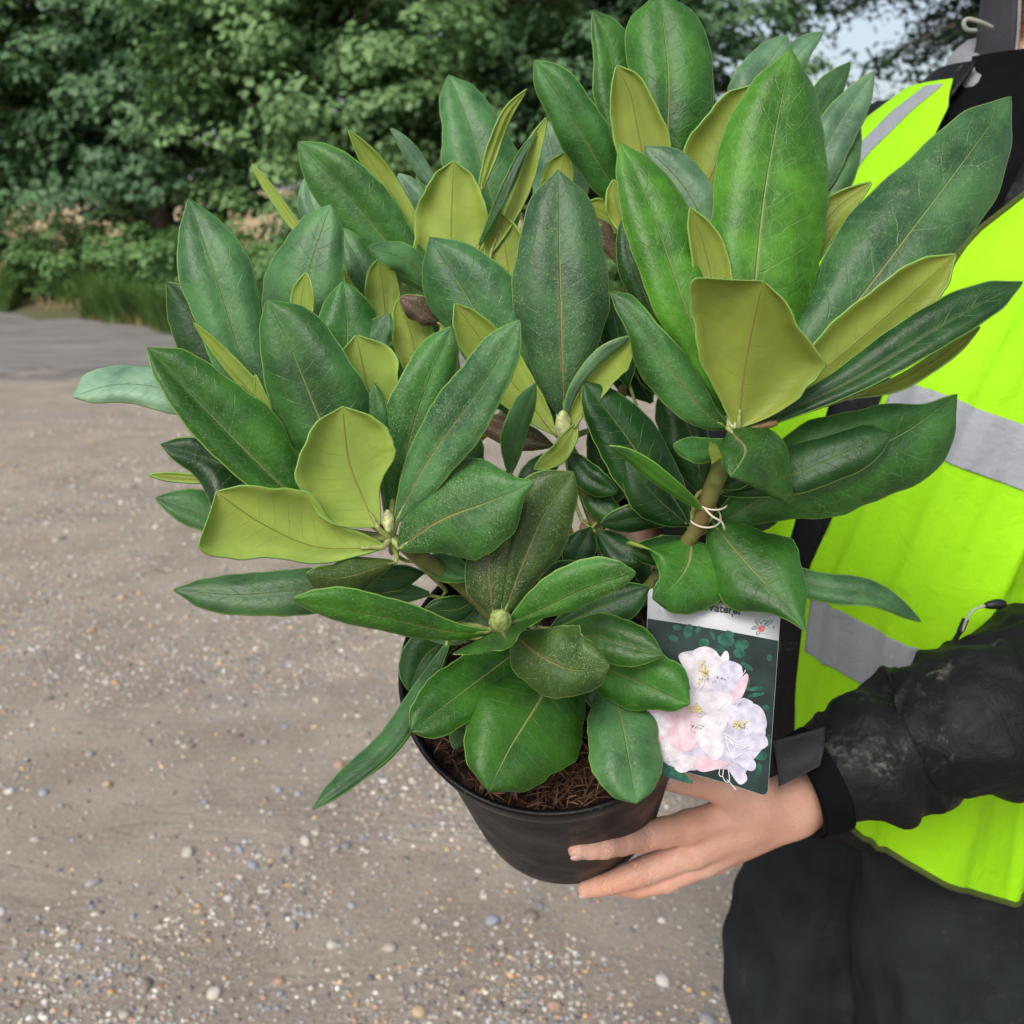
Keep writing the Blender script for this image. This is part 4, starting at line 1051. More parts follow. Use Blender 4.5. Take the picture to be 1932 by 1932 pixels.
TABM = cloth('cuff_tab', (0.022, 0.022, 0.024), (0.04, 0.04, 0.041), 0.6, 500, .25, 0, .5)
TROU = cloth('trouser_cloth', (0.009, 0.0115, 0.013), (0.017, 0.021, 0.023), 0.8, 1100, .2, 0.0, .16)
HIVIS = cloth('fluorescent_fabric', (0.31, 0.70, 0.005), (0.35, 0.75, 0.007), 0.75, 1300, .25)
PIPE = cloth('vest_binding', (0.05, 0.075, 0.012), (0.08, 0.11, 0.02), .8, 1300)
REFL = cloth('reflective_tape', (0.27, 0.29, 0.315), (0.33, 0.35, 0.375), 0.42, 1800, .6)
BOOTM = simple('boot_leather', (0.05, 0.035, 0.02), 0.6, 0.4, 60, .3, .002)

# ---- hand that carries the pot (the person's left)
def HP(x, y, D): return P(x, y, D)
def on_pot(x, y, r, default):
    d = pot_hit(x, y); return (default if d != d else d)-r
fing = {}
iD = [on_pot(1089, 1603, .006, .8), on_pot(1140, 1598, .0075, .8), on_pot(1202, 1582, .009, .8), on_pot(1268, 1566, .011, .82)]
mD = [on_pot(1106, 1660, .005, .83)+.004, on_pot(1148, 1655, .006, .83)+.002, on_pot(1205, 1630, .008, .83), on_pot(1262, 1600, .010, .83)]
print('HAND', iD, mD)
zI = iD[3]+0.004
J = dict(
    index=[(1300, 1560, zI+.004, .0128), (1203, 1581, iD[2], .0113), (1140, 1597, iD[1], .0089), (1090, 1603, iD[0], .0071)],
    middle=[(1308, 1606, zI+.012, .0128), (1214, 1643, mD[2]+.006, .0115), (1149, 1667, mD[1]+.004, .0090), (1107, 1677, mD[0]+.004, .0073)],
    ring=[(1325, 1626, zI+.026, .0120), (1256, 1660, zI+.030, .0105), (1205, 1674, zI+.036, .0085), (1168, 1676, zI+.042, .0068)],
    little=[(1350, 1622, zI+.042, .0108), (1300, 1646, zI+.050, .0090), (1262, 1658, zI+.056, .0075), (1232, 1662, zI+.060, .0062)],
    thumb=[(1425, 1512, zI+.012, .0150), (1372, 1490, zI-.002, .0118), (1312, 1479, zI-.010, .0096), (1262, 1474, zI-.016, .0076)])
WR = P(1500, 1524, zI+.030); WR2 = P(1600, 1488, zI+.045)
Jw = {k: [(P(x, y, D), r) for x, y, D, r in v] for k, v in J.items()}
def hand_sdf(X):
    palm = None; kk = 0.010
    for f in ('index', 'middle', 'ring', 'little'):
        a, ra = Jw[f][0]
        off = {'index': CU*0.010-CF*.002, 'middle': CU*.002-CF*.004, 'ring': -CU*0.006+CF*.002, 'little': -CU*.010+CF*.006}[f]
        d = sd_cone(X, a, WR+off, ra*1.03, 0.0145)
        palm = d if palm is None else smin(palm, d, kk)
    d = sd_cone(X, Jw['thumb'][0][0], WR+CU*.006, .0165, .016); palm = smin(palm, d, .012)
    d = sd_cone(X, Jw['thumb'][1][0], Jw['index'][0][0]*.45+WR*.55, .010, .014); palm = smin(palm, d, .016)
    d = sd_cone(X, WR+CU*.008, WR2+CU*.008, .0165, .022); palm = smin(palm, d, .015)
    d = sd_cone(X, WR-CU*.007+CF*.008, WR2-CU*.006+CF*.01, .0155, .022); palm = smin(palm, d, .015)
    # tendons and knuckles on the back of the hand
    for f, o_ in (('index', CU*.002), ('middle', CU*0)):
        a, ra = Jw[f][0]; n0 = -CF*(ra*0.80)+CU*0.002
        d = sd_cone(X, a+n0, (a*.25+WR*.75)-CF*.013+o_, .0028, .0016); palm = smin(palm, d, .006)
        d = np.linalg.norm(X-(a-CF*ra*.35+CU*.001), axis=-1)-ra*.78; palm = smin(palm, d, .006)
    for f in Jw:
        js = Jw[f]
        fd = None
        for i in range(len(js)-1):
            (a, ra), (b, rb) = js[i], js[i+1]
            m = (a+b)/2; rm = (ra+rb)/2*0.965
            for (p, rp), (q, rq) in (((a, ra), (m, rm)), ((m, rm), (b, rb))):
                d = sd_cone(X, p, q, rp, rq); fd = d if fd is None else smin(fd, d, .003)
        palm = smin(palm, fd, .0045 if f != 'thumb' else .008)
    return palm
allp = np.array([p for v in Jw.values() for p, r in v]+[WR2])
lo, hi = allp.min(0)-.022, allp.max(0)+.026
HV, HF = sdf_mesh(hand_sdf, lo, hi, 0.00125)
HV = relax(HV, HF, 2, .4)
HN = vnormals(HV, HF)
# finger-joint creases
for f in ('index', 'middle'):
    for k, amp in ((1, .0013), (2, .0009)):
        a = Jw[f][k][0]; ax = Jw[f][k+1][0]-Jw[f][k-1][0]; ax /= np.linalg.norm(ax)
        d = (HV-a)@ax; near = np.linalg.norm(HV-a, axis=1) < .016
        for o_ in (-.003, 0, .0028):
            HV -= HN*(near*amp*np.exp(-((d-o_+.0012*np.sin((HV@CU)*900))/.0009)**2))[:, None]
nails = []
v_, f_ = ico(2)
for f, ndir in (('index', -CU*.75-CF*.65), ('middle', -CU*.8-CF*.6), ('ring', -CU*.9-CF*.3), ('little', -CU), ('thumb', CU*.6-CF*.8)):
    a, ra = Jw[f][3]; ax = a-Jw[f][2][0]; ax /= np.linalg.norm(ax)
    nd = ndir-ax*np.dot(ndir, ax); nd /= np.linalg.norm(nd); sd_ = np.cross(ax, nd)
    c = a+nd*ra*0.72+ax*ra*.25
    nails.append((c+np.outer(v_[:, 0]*ra*.85, ax)+np.outer(v_[:, 1]*ra*.62, sd_)+np.outer(v_[:, 2]*ra*.33, nd), f_, 1))

# ---- other hand: grips the rim at the back of the pot
def grip_hand():
    a0 = math.atan2(np.dot(P(1150, 1020, .77)-POT_C, POT_Y), np.dot(P(1150, 1020, .77)-POT_C, POT_X))
    prim = []
    tips = []
    for i, da in enumerate((-.34, -.12, .10, .31)):
        a = a0+da; r0 = .0088-.0007*abs(i-1)
        pts = [pot_pt(np.array(-.078), np.array(PR+.018), np.array(a+.05)), pot_pt(np.array(-.045), np.array(PR+.012), np.array(a+.02)), pot_pt(np.array(-.012), np.array(PR+.011), np.array(a)),
               pot_pt(np.array(.008), np.array(PR+.004), np.array(a)), pot_pt(np.array(.003), np.array(PR-.012), np.array(a))]
        rr = [.0115, r0+.001, r0, r0*.95, r0*.8]
        for k in range(4): prim.append((pts[k], pts[k+1], rr[k], rr[k+1]))
        tips.append(pts[0])
    wr = pot_pt(np.array(-.115), np.array(PR+.060), np.array(a0+.15)); el = wr+(np.array([.25, 1.14, 1.10])-wr)*.25
    for t in tips: prim.append((t, wr, .013, .017))
    th = [wr*.6+tips[3]*.4, pot_pt(np.array(-.035), np.array(PR+.018), np.array(a0+.62)), pot_pt(np.array(.006), np.array(PR+.008), np.array(a0+.55)), pot_pt(np.array(.010), np.array(PR-.010), np.array(a0+.5))]
    for k, (r1, r2) in enumerate(((.017, .012), (.012, .0105), (.0105, .0085))): prim.append((th[k], th[k+1], r1, r2))
    prim.append((wr, el, .019, .023))
    pts = np.array([p for q in prim for p in q[:2]])
    def fn(X):
        d = None
        for a, b, r1, r2 in prim:
            e = sd_cone(X, a, b, r1, r2); d = e if d is None else smin(d, e, .006)
        return d
    V, F = sdf_mesh(fn, pts.min(0)-.03, pts.max(0)+.03, .0022)
    return relax(V, F, 2, .4), F, wr, el
GV, GF, WR_R, EL_R0 = grip_hand()

# ---- body under the clothes
SH_L = np.array([.66, 1.00, 1.42]); EB_L = P(2085, 1288, .925)
SH_R = np.array([.415, 1.245, 1.445]); EB_R = np.array([.285, 1.19, 1.13])
CHIN = P(1952, 8, 1.00)
HC = CHIN-FDIR*.075+UPV*.118                                   # middle of the head
hd_f = FDIR*.97-UPV*.24; hd_f /= np.linalg.norm(hd_f); hd_u = UPV-hd_f*np.dot(UPV, hd_f); hd_u /= np.linalg.norm(hd_u)
HIP_R = np.array([.378, 1.125, .86]); HIP_L = np.array([.470, .995, .86])
KN_R, KN_L = np.array([.382, 1.11, .47]), np.array([.492, .945, .47])
AN_R, AN_L = np.array([.385, 1.17, .09]), np.array([.535, .985, .09])
def H3(f, l, u): return HC+hd_f*f+LDIR*l+hd_u*u
def body_sdf(X):
    d = sd_cone(X, [.545, 1.13, 1.46], HC-FDIR*.015-UPV*.03, .058, .055)
    for a, b, r1, r2 in ((np.array([.41, 1.07, .9]), np.array([.41, 1.075, 1.05]), .115, .11), (np.array([.41, 1.075, 1.05]), np.array([.51, 1.12, 1.33]), .10, .095),
                         (np.array([.51, 1.12, 1.33]), np.array([.55, 1.13, 1.46]), .095, .055),
                         (SH_L, EB_L, .05, .042), (EB_L, WR2, .042, .028), (SH_R, EB_R, .05, .042), (EB_R, EL_R0, .042, .026),
                         (np.array([.55, 1.15, 1.38]), SH_L, .045, .05), (np.array([.55, 1.15, 1.38]), SH_R, .045, .05),
                         (HIP_R, KN_R, .085, .058), (KN_R, AN_R, .055, .042), (HIP_L, KN_L, .085, .058), (KN_L, AN_L, .055, .042), (HIP_R, HIP_L, .09, .09)):
        d = smin(d, sd_cone(X, a, b, r1, r2), .03)
    return d
bl, bh = np.array([.02, .62, .05]), np.array([.80, 1.36, 1.66])
BV, BF = sdf_mesh(body_sdf, bl, bh, .009)
def head_sdf(X):
    ax = np.stack([hd_f, LDIR, hd_u])
    d = sd_ell(X, H3(-.012, 0, .03), (.100, .078, .105), ax)
    d = smin(d, sd_ell(X, H3(.03, 0, -.055), (.062, .058, .068), ax), .03)           # jaw
    d = smin(d, sd_ell(X, H3(.064, 0, -.098), (.024, .026, .022), ax), .02)            # chin
    d = smin(d, sd_cone(X, H3(.088, 0, .018), H3(.112, 0, -.024), .010, .0135), .012)   # nose
    for s in (-1, 1):
        d = smin(d, sd_ell(X, H3(.098, s*.015, -.026), (.011, .010, .009), ax), .008)
        d = smin(d, sd_cone(X, H3(.088, s*.012, .034), H3(.076, s*.048, .036), .009, .008), .012)   # brow
        d = smin(d, sd_ell(X, H3(.062, s*.045, -.02), (.026, .022, .022), ax), .02)        # cheek
        d = -smin(-d, np.linalg.norm(X-H3(.094, s*.032, .012), axis=-1)-.014, .010)         # eye socket
        d = smin(d, sd_ell(X, H3(-.012, s*.080, -.004), (.022, .009, .032), ax), .006)      # ear
    d = smin(d, sd_cone(X, H3(.088, -.02, -.058), H3(.088, .02, -.058), .007, .007), .006)  # lips
    d = smin(d, sd_cone(X, H3(.085, -.016, -.069), H3(.085, .016, -.069), .008, .008), .006)
    d = smin(d, sd_cone(X, HC-FDIR*.015-UPV*.05, [.545, 1.13, 1.48], .055, .06), .02)
    return d
hl = HC-np.array([.14, .14, .26]); hh = HC+np.array([.14, .14, .16])
EV, EF = sdf_mesh(head_sdf, hl, hh, .0032)
EV = relax(EV, EF, 1, .4)
pV, pF, pM = merge([(HV, HF, 0), (GV, GF, 0), (BV, BF, 0), (EV, EF, 0)]+nails)
person = mk('person', pV, pF, [SKIN, NAIL], midx=pM, origin=(.43, 1.07, 0))
tag(person, 'bearded person in a yellow hi-vis vest and black jacket holding up the potted shrub', 'person')
EYE = simple('eye_white', (0.75, 0.72, 0.7), .2); IRIS = simple('iris', (0.06, 0.09, 0.10), .2)
for s in (-1, 1):
    c = H3(.083, s*.032, .012); v3, f3 = ico(3); mi = [(1 if (v3[q].mean(0)@hd_f) > .88 else 0) for q in f3]
    mk('eye', c+v3*.0115, f3, [EYE, IRIS], person, midx=mi)

# ---- hair and beard
def hair_mat(name, a, b):
    g = G(name); p = g.obj(); n_ = g.noise(p, 90, 3).outputs[0]; g.set(Base_Color=g.mix(n_, a, b), Roughness=.45, Specular_IOR_Level=.4); return g.m
BEARD = hair_mat('beard_hair', (0.16, 0.055, 0.02), (0.42, 0.18, 0.07)); HAIR = hair_mat('brown_hair', (0.07, 0.035, 0.018), (0.16, 0.08, 0.04))
def strands(roots, dirs, L, r, seed, curl):
    rg = np.random.RandomState(seed); n = len(roots); k = 6
    pts = [roots]; d = dirs.copy()
    for i in range(k-1):
        d = d+rg.randn(n, 3)*curl; d /= np.linalg.norm(d, axis=1)[:, None]; pts.append(pts[-1]+d*(L/(k-1))[:, None])
    side = np.cross(d, rg.randn(n, 3)); side /= np.linalg.norm(side, axis=1)[:, None]
    side2 = np.cross(d, side)
    rows = []
    for i, p in enumerate(pts):
        w_ = r*(1-i/(k-.5)); rows += [p+side*w_, p-side*w_*.5+side2*w_*.87, p-side*w_*.5-side2*w_*.87]
    V = np.stack(rows, 1).reshape(-1, 3); b = (np.arange(n)*3*k)[:, None, None]
    f = np.array([[3*i+j, 3*i+(j+1) % 3, 3*i+3+(j+1) % 3, 3*i+3+j] for i in range(k-1) for j in range(3)])
    return V, (b+f[None]).reshape(-1, 4)
rg = np.random.RandomState(71); EN = vnormals(EV, EF)
loc = np.stack([(EV-HC)@hd_f, (EV-HC)@LDIR, (EV-HC)@hd_u], 1)
msk = np.where((loc[:, 2] < -.028) & (loc[:, 2] > -.122) & (loc[:, 0] > -.005) & ~((loc[:, 2] > -.076) & (loc[:, 2] < -.05) & (np.abs(loc[:, 1]) < .026) & (loc[:, 0] > .07)))[0]
ii = rg.choice(msk, 7000); roots = EV[ii]-EN[ii]*.002
dirs = EN[ii]*.9-UPV*.55+rg.randn(7000, 3)*.35; dirs /= np.linalg.norm(dirs, axis=1)[:, None]
bV, bF = strands(roots, dirs, .010+.018*rg.rand(7000)*np.clip(-loc[ii, 2]*9, .3, 1.2), .00042, 5, .33)
mk('beard', bV, bF, BEARD, person, smooth=False)
msk = np.where((loc[:, 2] > .0) & ((loc[:, 2] > .085) | (loc[:, 0] < .02)) & (loc[:, 0] < .085))[0]
ii = rg.choice(msk, 9000); roots = EV[ii]-EN[ii]*.002
dirs = EN[ii]*.6-hd_f*.5-UPV*.25+rg.randn(9000, 3)*.25; dirs /= np.linalg.norm(dirs, axis=1)[:, None]
hV, hF = strands(roots, dirs, .025+.02*rg.rand(9000), .0005, 6, .2)
mk('hair', hV, hF, HAIR, person, smooth=False)

# ---- trousers
def trouser_sdf(X):
    d = None
    for a, b, r1, r2 in ((HIP_R-UPV*.05, KN_R, .100, .096), (KN_R, AN_R+[0, 0, -.02], .096, .08), (HIP_L-UPV*.07, KN_L, .100, .104), (KN_L, AN_L+[0, 0, -.02], .104, .08),
                         (HIP_R+[.01, -.01, -.03], HIP_L-UPV*.05, .10, .092), (np.array([.405, 1.065, .86]), np.array([.405, 1.065, .95]), .12, .115)):
        e = sd_cone(X, a, b, r1, r2); d = e if d is None else smin(d, e, .012)
    return np.maximum(d, .055-X[..., 2])
TV, TF = sdf_mesh(trouser_sdf, [.20, .82, .045], [.66, 1.30, 1.1], .007)
TV = relax(TV, TF, 3, .5); TN = vnormals(TV, TF)
q = TV*np.array([9, 9, 5.0])
fo = 0.014*vnoise(q)+.014*vnoise(q*1.9)+.008*vnoise(q*3.7)+.004*vnoise(TV*np.array([45, 45, 12.]))+.007*np.maximum(0, vnoise(TV*np.array([12, 12, 26.])+7))*np.exp(-((TV[:, 2]-.74)/.09)**2)
fo += .010*np.exp(-((TV[:, 2]-.74-.12*(TV[:, 0]-.33))/.010)**2)*np.clip((.40-TV[:, 0])/.08, 0, 1)
TV = TV+TN*fo[:, None]
trousers = mk('trousers', TV, TF, TROU, person); trousers['label'] = 'black work trousers'
for an, kn in ((AN_R, KN_R), (AN_L, KN_L)):
    f2 = FDIR
    def boot(X, an=an):
        g0 = np.array([an[0], an[1], .045])
        d = sd_cone(X, an+UPV*.10, g0, .055, .05); d = smin(d, sd_cone(X, g0-f2*.03, g0+f2*.15-UPV*.008, .045, .037), .03)
        return np.maximum(d, -(X[..., 2]-.001))
    c = np.array([an[0], an[1], 0.0])
    V, F = sdf_mesh(boot, c+[-.24, -.24, -.012], c+[.12, .12, .26], .008)
    mk('boot', relax(V, F, 2, .4), F, BOOTM, person)

# ---- dark shirt under the jacket
V, F = (lambda zs: (torso(*np.meshgrid(np.linspace(-np.pi, np.pi, 90, endpoint=False), zs), -.012, .4).reshape(-1, 3), gridfaces(len(zs), 90, True)))(np.linspace(1.1, 1.553, 44))
mk('shirt', V, F, VELC, person)
def clip_patch(thr, zr, fld, off, nth, nz, thick=.0016):
    th = np.linspace(*thr, nth); zs = np.linspace(*zr, nz); TH, Z = np.meshgrid(th, zs)
    g_ = fld(TH, Z); idx = {}; V, F = [], []
    def vtx(key, t_, z_):
        if key not in idx: idx[key] = len(V); V.append((t_, z_))
        return idx[key]
    for i in range(nz-1):
        row = g_[i:i+2]
        if row.max() <= 0: continue
        for j in range(nth-1):
            cs = ((i, j), (i, j+1), (i+1, j+1), (i+1, j)); gs = [g_[c] for c in cs]
            if max(gs) <= 0: continue
            poly = []
            for k in range(4):
                c, d = cs[k], cs[(k+1) % 4]; gc, gd = gs[k], gs[(k+1) % 4]
                if gc > 0: poly.append(vtx(c, TH[c], Z[c]))
                if (gc > 0) != (gd > 0):
                    f = gc/(gc-gd); key = (min(c, d), max(c, d)); poly.append(vtx(key, TH[c]+f*(TH[d]-TH[c]), Z[c]+f*(Z[d]-Z[c])))
            if len(poly) >= 3: F.append(tuple(poly))
    V = np.array(V); a = torso(V[:, 0], V[:, 1], off); b = torso(V[:, 0], V[:, 1], off-thick); n = len(V)
    ed = {}
    for f in F:
        for k in range(len(f)):
            e = (f[k], f[(k+1) % len(f)]); ed[e] = 1
    FF = [f[::-1] for f in F]+[tuple(i+n for i in f) for f in F]+[(e[0], e[1], e[1]+n, e[0]+n) for e in ed if (e[1], e[0]) not in ed]
    return np.concatenate([a, b]), [tuple(q[::-1]) for q in FF], V
# ---- jacket
def torso_grid(zs, off, folds=1.0, nth=160):
    th = np.linspace(-np.pi, np.pi, nth, endpoint=False)
    TH, Z = np.meshgrid(th, zs); return torso(TH, Z, off, folds).reshape(-1, 3), gridfaces(len(zs), nth, True)
zj = np.concatenate([np.linspace(.735, 1.38, 70), np.linspace(1.39, 1.565, 36)])
def jacket_field(th, z):
    g_ = np.minimum(z-.79, 1.545-z)
    return np.minimum(g_, np.maximum((np.abs(th)-.17-np.clip((z-1.36)/.2, 0, 1)*.10)*.15, 1.36-z))
jz = torso_grid; V, F = None, None
V, F, _ = clip_patch((-np.pi, np.pi), (.73, 1.55), jacket_field, .004, 170, 130, .003)
jacket = mk('jacket', V, F, JACK, person); jacket['label'] = 'scuffed black softshell jacket'
def sleeve(pts, rads, folds, seed, name='sleeve', nl=150, ns=96, amp=1.0):
    path = crom(np.array(pts), nl)
    s = np.concatenate([[0], np.cumsum(np.linalg.norm(np.diff(path, axis=0), axis=1))])
    ps = np.array(pts); kn = np.array([s[np.argmin(np.linalg.norm(path-p, axis=1))] for p in ps])
    rad = np.interp(s, kn, rads)
    T, N, B = frames(path)
    a = np.linspace(0, 2*np.pi, ns, endpoint=False)
    S_, A_ = np.meshgrid(s, a, indexing='ij')
    d = np.zeros_like(S_)
    rg = np.random.RandomState(seed)
    for (s0, w_, ph, ext, am, sk) in folds:
        da = np.angle(np.exp(1j*(A_-ph)))
        c = s0+sk*da
        x = (S_-c)/w_
        d += amp*am*(np.exp(-x**2)-0.75*np.exp(-((x-1.45)/.62)**2))*np.exp(-(da/ext)**2)
    V = path[:, None]+(rad[:, None]+d)[..., None]*(np.cos(A_)[..., None]*N[:, None]+np.sin(A_)[..., None]*B[:, None])
    V = V.reshape(-1, 3)
    V = V+(V-np.repeat(path, ns, 0))/np.repeat(rad, ns)[:, None]*(.0035*vnoise(V, 22)+.0022*vnoise(V, 50)+.001*vnoise(V, 110))[:, None]
    return V, gridfaces(nl, ns, True), path, rad, (T, N, B)
rg = np.random.RandomState(9)
CUF = P(1508, 1488, zI+.030)
pl = [CUF, P(1560, 1466, zI+.034), P(1630, 1432, zI+.036), P(1720, 1400, zI+.046), P(1820, 1366, .845), P(1945, 1322, .875), EB_L+np.array([.0, -.0, .0]), EB_L*.5+SH_L*.5+np.array([.02, -.01, 0]), SH_L+np.array([.0, 0, -.01]), SH_L*.55+np.array([.56, 1.11, 1.44])*.45]
rl = [.0385, .042, .050, .056, .060, .066, .070, .072, .080, .062]
fl = []
for i in range(26):
    s0 = .05+.30*rg.rand(); fl.append((s0, .008+.010*rg.rand(), rg.rand()*6.28, .5+.8*rg.rand(), .003+.005*rg.rand(), rg.uniform(-.045, .045)))
for i in range(46):
    fl.append((.04+.34*rg.rand(), .0035+.004*rg.rand(), rg.rand()*6.28, .35+.6*rg.rand(), .0012+.0016*rg.rand(), rg.uniform(-.045, .045)))
for s0, ph, am in ((.075, 1.0, .007), (.10, 3.6, .007), (.125, 2.2, .008), (.155, 4.6, .007), (.185, 1.4, .008), (.215, 3.0, .007), (.245, 5.2, .008), (.28, 2.0, .008)):
    fl.append((s0, .015, ph, 1.4, am, .02))
V, F, path, rad, fr_ = sleeve(pl, rl, fl, 3, amp=1.0, nl=330, ns=140)
slv = mk('sleeve', V, F, JACK, jacket); slv['label'] = 'wrinkled dusty black sleeve of the lower arm'
# cuff: velcro band and grey tab at the wrist
def band(path, rad, i0, i1, off, a0, a1, fr_, na=60, thick=.0025):
    T, N, B = fr_; a = np.linspace(a0, a1, na); rows = []
    for sgn_, idx in ((0, range(i0, i1+1)), (1, range(i1, i0-1, -1))):
        for i in idx:
            r = rad[i]+off+(thick if sgn_ == 0 else -.001)
            rows.append(path[i]+r*(np.cos(a)[:, None]*N[i]+np.sin(a)[:, None]*B[i]))
    return np.concatenate(rows), gridfaces(len(rows), na, True)
V, F = band(path, rad, 0, 9, .0005, 0, 2*np.pi*89/90, fr_, 90); mk('cuff', V, F, VELC, slv)
# inner face of the cuff opening
T, N, B = fr_; a = np.linspace(0, 2*np.pi, 48, endpoint=False)
ring = [path[0]+(rad[0]*k)*(np.cos(a)[:, None]*N[0]+np.sin(a)[:, None]*B[0])+T[0]*o_ for k, o_ in ((1.06, 0), (.95, -.001), (.86, .012), (.5, .03), (.1, .035))]
mk('cuff_lining', np.concatenate(ring), gridfaces(5, 48, True), VELC, slv)
t0, t1, t2, t3 = P(1459, 1398, zI-.006), P(1556, 1372, zI-.004), P(1546, 1446, zI-.020), P(1470, 1484, zI-.018)
gu, gv = np.meshgrid(np.linspace(0, 1, 12), np.linspace(0, 1, 12)); gu, gv = gu.ravel()[:, None], gv.ravel()[:, None]
q = (t0*(1-gu)+t1*gu)*(1-gv)+(t3*(1-gu)+t2*gu)*gv - CF*(.008*np.sin(gv*3.14)*np.sin(gu*2+.5))
nrm = np.cross(t1-t0, t3-t0); nrm /= np.linalg.norm(nrm); nrm *= np.sign(np.dot(nrm, CF))
Vt = np.concatenate([q, q+nrm*.003]); Ft = gridfaces(12, 12); Ft = Ft+[tuple(i+144 for i in f[::-1]) for f in Ft]
edge = [i for i in range(12)]+[i*12+11 for i in range(1, 12)]+[132+i for i in range(10, -1, -1)]+[i*12 for i in range(10, 0, -1)]
Ft += [(edge[i], edge[(i+1) % len(edge)], edge[(i+1) % len(edge)]+144, edge[i]+144) for i in range(len(edge))]
mk('cuff_tab', Vt, Ft, TABM, slv)
# sleeve of the arm behind the plant
pr = [WR_R+(EB_R-WR_R)*.12, WR_R+(EB_R-WR_R)*.35, WR_R+(EB_R-WR_R)*.7, EB_R, EB_R*.5+SH_R*.5+np.array([-.01, .01, 0]), SH_R+np.array([0, 0, -.01]), SH_R*.55+np.array([.54, 1.13, 1.44])*.45]
fl2 = [(.03+.5*rg.rand(), .012+.012*rg.rand(), rg.rand()*6.28, .6+rg.rand(), .005+.006*rg.rand(), rg.uniform(-.03, .03)) for i in range(24)]
V, F, *_ = sleeve(pr, [.040, .050, .058, .064, .070, .078, .062], fl2, 4); mk('sleeve', V, F, JACK, jacket)['label'] = 'black sleeve of the arm reaching behind the shrub'
# collar, standing open, and rolled hood
th = np.linspace(R(16), R(360-14), 90)
rows = []
for k, (z, r) in enumerate([(1.44, .0), (1.49, .098), (1.53, .088), (1.58, .078), (1.655, .080), (1.657, .084), (1.58, .083), (1.53, .092), (1.49, .103), (1.44, .0)]):
    q = np.stack([th*0+np.interp(z, ZT, CXT)+.012*np.clip((z-1.45)/.06, 0, 1), th*0+np.interp(z, ZT, CYT), th*0+z-.028*np.cos(th)], 1)
    rr = r+.004*np.sin(th*5+z*20)+.003*vnoise(np.stack([th*3, th*0+z*30, th*0], 1))
    rows.append(q+rr[:, None]*(np.cos(th)[:, None]*FDIR+np.sin(th)[:, None]*LDIR) if r > 0 else torso(np.angle(np.exp(1j*th)), np.full(90, 1.485)-.05*np.cos(th), .004+.004*(k == 9)))
collar = mk('collar', np.concatenate(rows), gridfaces(10, 90)+[tuple(k*90 for k in range(10)), tuple(k*90+89 for k in range(9, -1, -1))], JACK2, jacket)
ec = np.array([r[-1] for r in rows[:6]]); V, F = tube(crom(ec, 20), .0022, 8); mk('collar_piping', V, F, HOODM, collar)
hp = crom([P(1862, 196, 1.03), P(1842, 158, 1.055), P(1835, 130, 1.13), np.array([.56, 1.27, 1.55]), np.array([.66, 1.20, 1.55]), np.array([.665, 1.09, 1.53])], 44)
hr = .034*np.sin(np.linspace(.12, np.pi-.35, 44))**.5+.003*np.sin(np.linspace(0, 19, 44))
V, F = tube(hp, hr, 20); V = V+(.005*vnoise(V, 30)+.003*vnoise(V, 70))[:, None]*UPV; mk('hood', V, F, HOODM, jacket)
cl = crom([P(1872, 52, .985), P(1850, 42, .98), P(1826, 36, .98), P(1818, 44, .98), P(1824, 56, .982), P(1842, 58, .985)], 30)
V, F = tube(cl, .0022, 8); mk('drawcord', V, F, simple('cord', (0.27, 0.275, 0.24), .7), jacket)

# ---- hi-vis vest: panels cut out of the torso surface
def hem_z(th): return .85-.086*np.clip(th, 0, 1.38)
GLZ = np.linspace(.7, 1.56, 60); GLV = np.interp(GLZ, [.7, .85, .94, 1.06, 1.11, 1.25, 1.365, 1.385, 1.40, 1.42, 1.46, 1.54], [.12, .1, .06, .07, .09, .11, .125, .16, .21, .29, .48, .9])
def vest_field(th, z):
    gl = np.interp(z, GLZ, GLV)
    gr = np.interp(z, [.7, .95, 1.05, 1.09, 1.3, 1.44, 1.5, 1.54], [.25, .22, .07, .03, .09, .15, .17, .35])
    g_ = np.where(th > 0, (th-gl)*.17, (-th-gr)*.17)
    arm = (np.sqrt(((np.abs(th)-1.60)/.52)**2+((z-1.335)/.140)**2)-1)*.10
    g_ = np.minimum(g_, arm)
    g_ = np.minimum(g_, z-hem_z(th)); g_ = np.minimum(g_, 1.528-z)
    return g_
V, F, _ = clip_patch((-np.pi, np.pi), (.66, 1.552), vest_field, .0125, 330, 210)
vest = mk('hi_vis_vest', V, F, HIVIS, person); vest['label'] = 'fluorescent yellow safety vest worn open'
def band_field(zlo, zhi):
    return lambda th, z: np.minimum(np.minimum(z-(zlo-.052*np.clip(th, -1.2, 1.6)), (zhi-.052*np.clip(th, -1.2, 1.6))-z), vest_field(th, z)-.004)
for zlo, zhi in ((1.208, 1.258), (.988, 1.046)):
    V, F, _ = clip_patch((-np.pi, np.pi), (zlo-.10, zhi+.08), band_field(zlo, zhi), .0142, 330, 110)
    mk('reflective_band', V, F, REFL, vest)
for s in (-1, 1):
    f = lambda th, z, s=s: np.minimum(np.minimum(.09-np.abs(th*s-np.interp(z, [1.23, 1.45, 1.5, 1.53], [.85, .62, .48, .40])), z-1.235), vest_field(th, z)-.004)
    V, F, _ = clip_patch((-np.pi, np.pi), (1.22, 1.55), f, .0144, 420, 110)
    mk('reflective_brace', V, F, REFL, vest)
# dark binding along hem and front edges
thh = np.linspace(.12, 2.9, 120); e1 = torso(thh, hem_z(thh)+.002, .0125); V, F = tube(e1, .0032, 8); mk('hem_binding', V, F, PIPE, vest)
zz = np.linspace(1.33, 1.50, 60); gl = np.interp(zz, GLZ, GLV)
V, F = tube(torso(gl, zz, .0125), .0030, 8); mk('neck_binding', V, F, PIPE, vest)
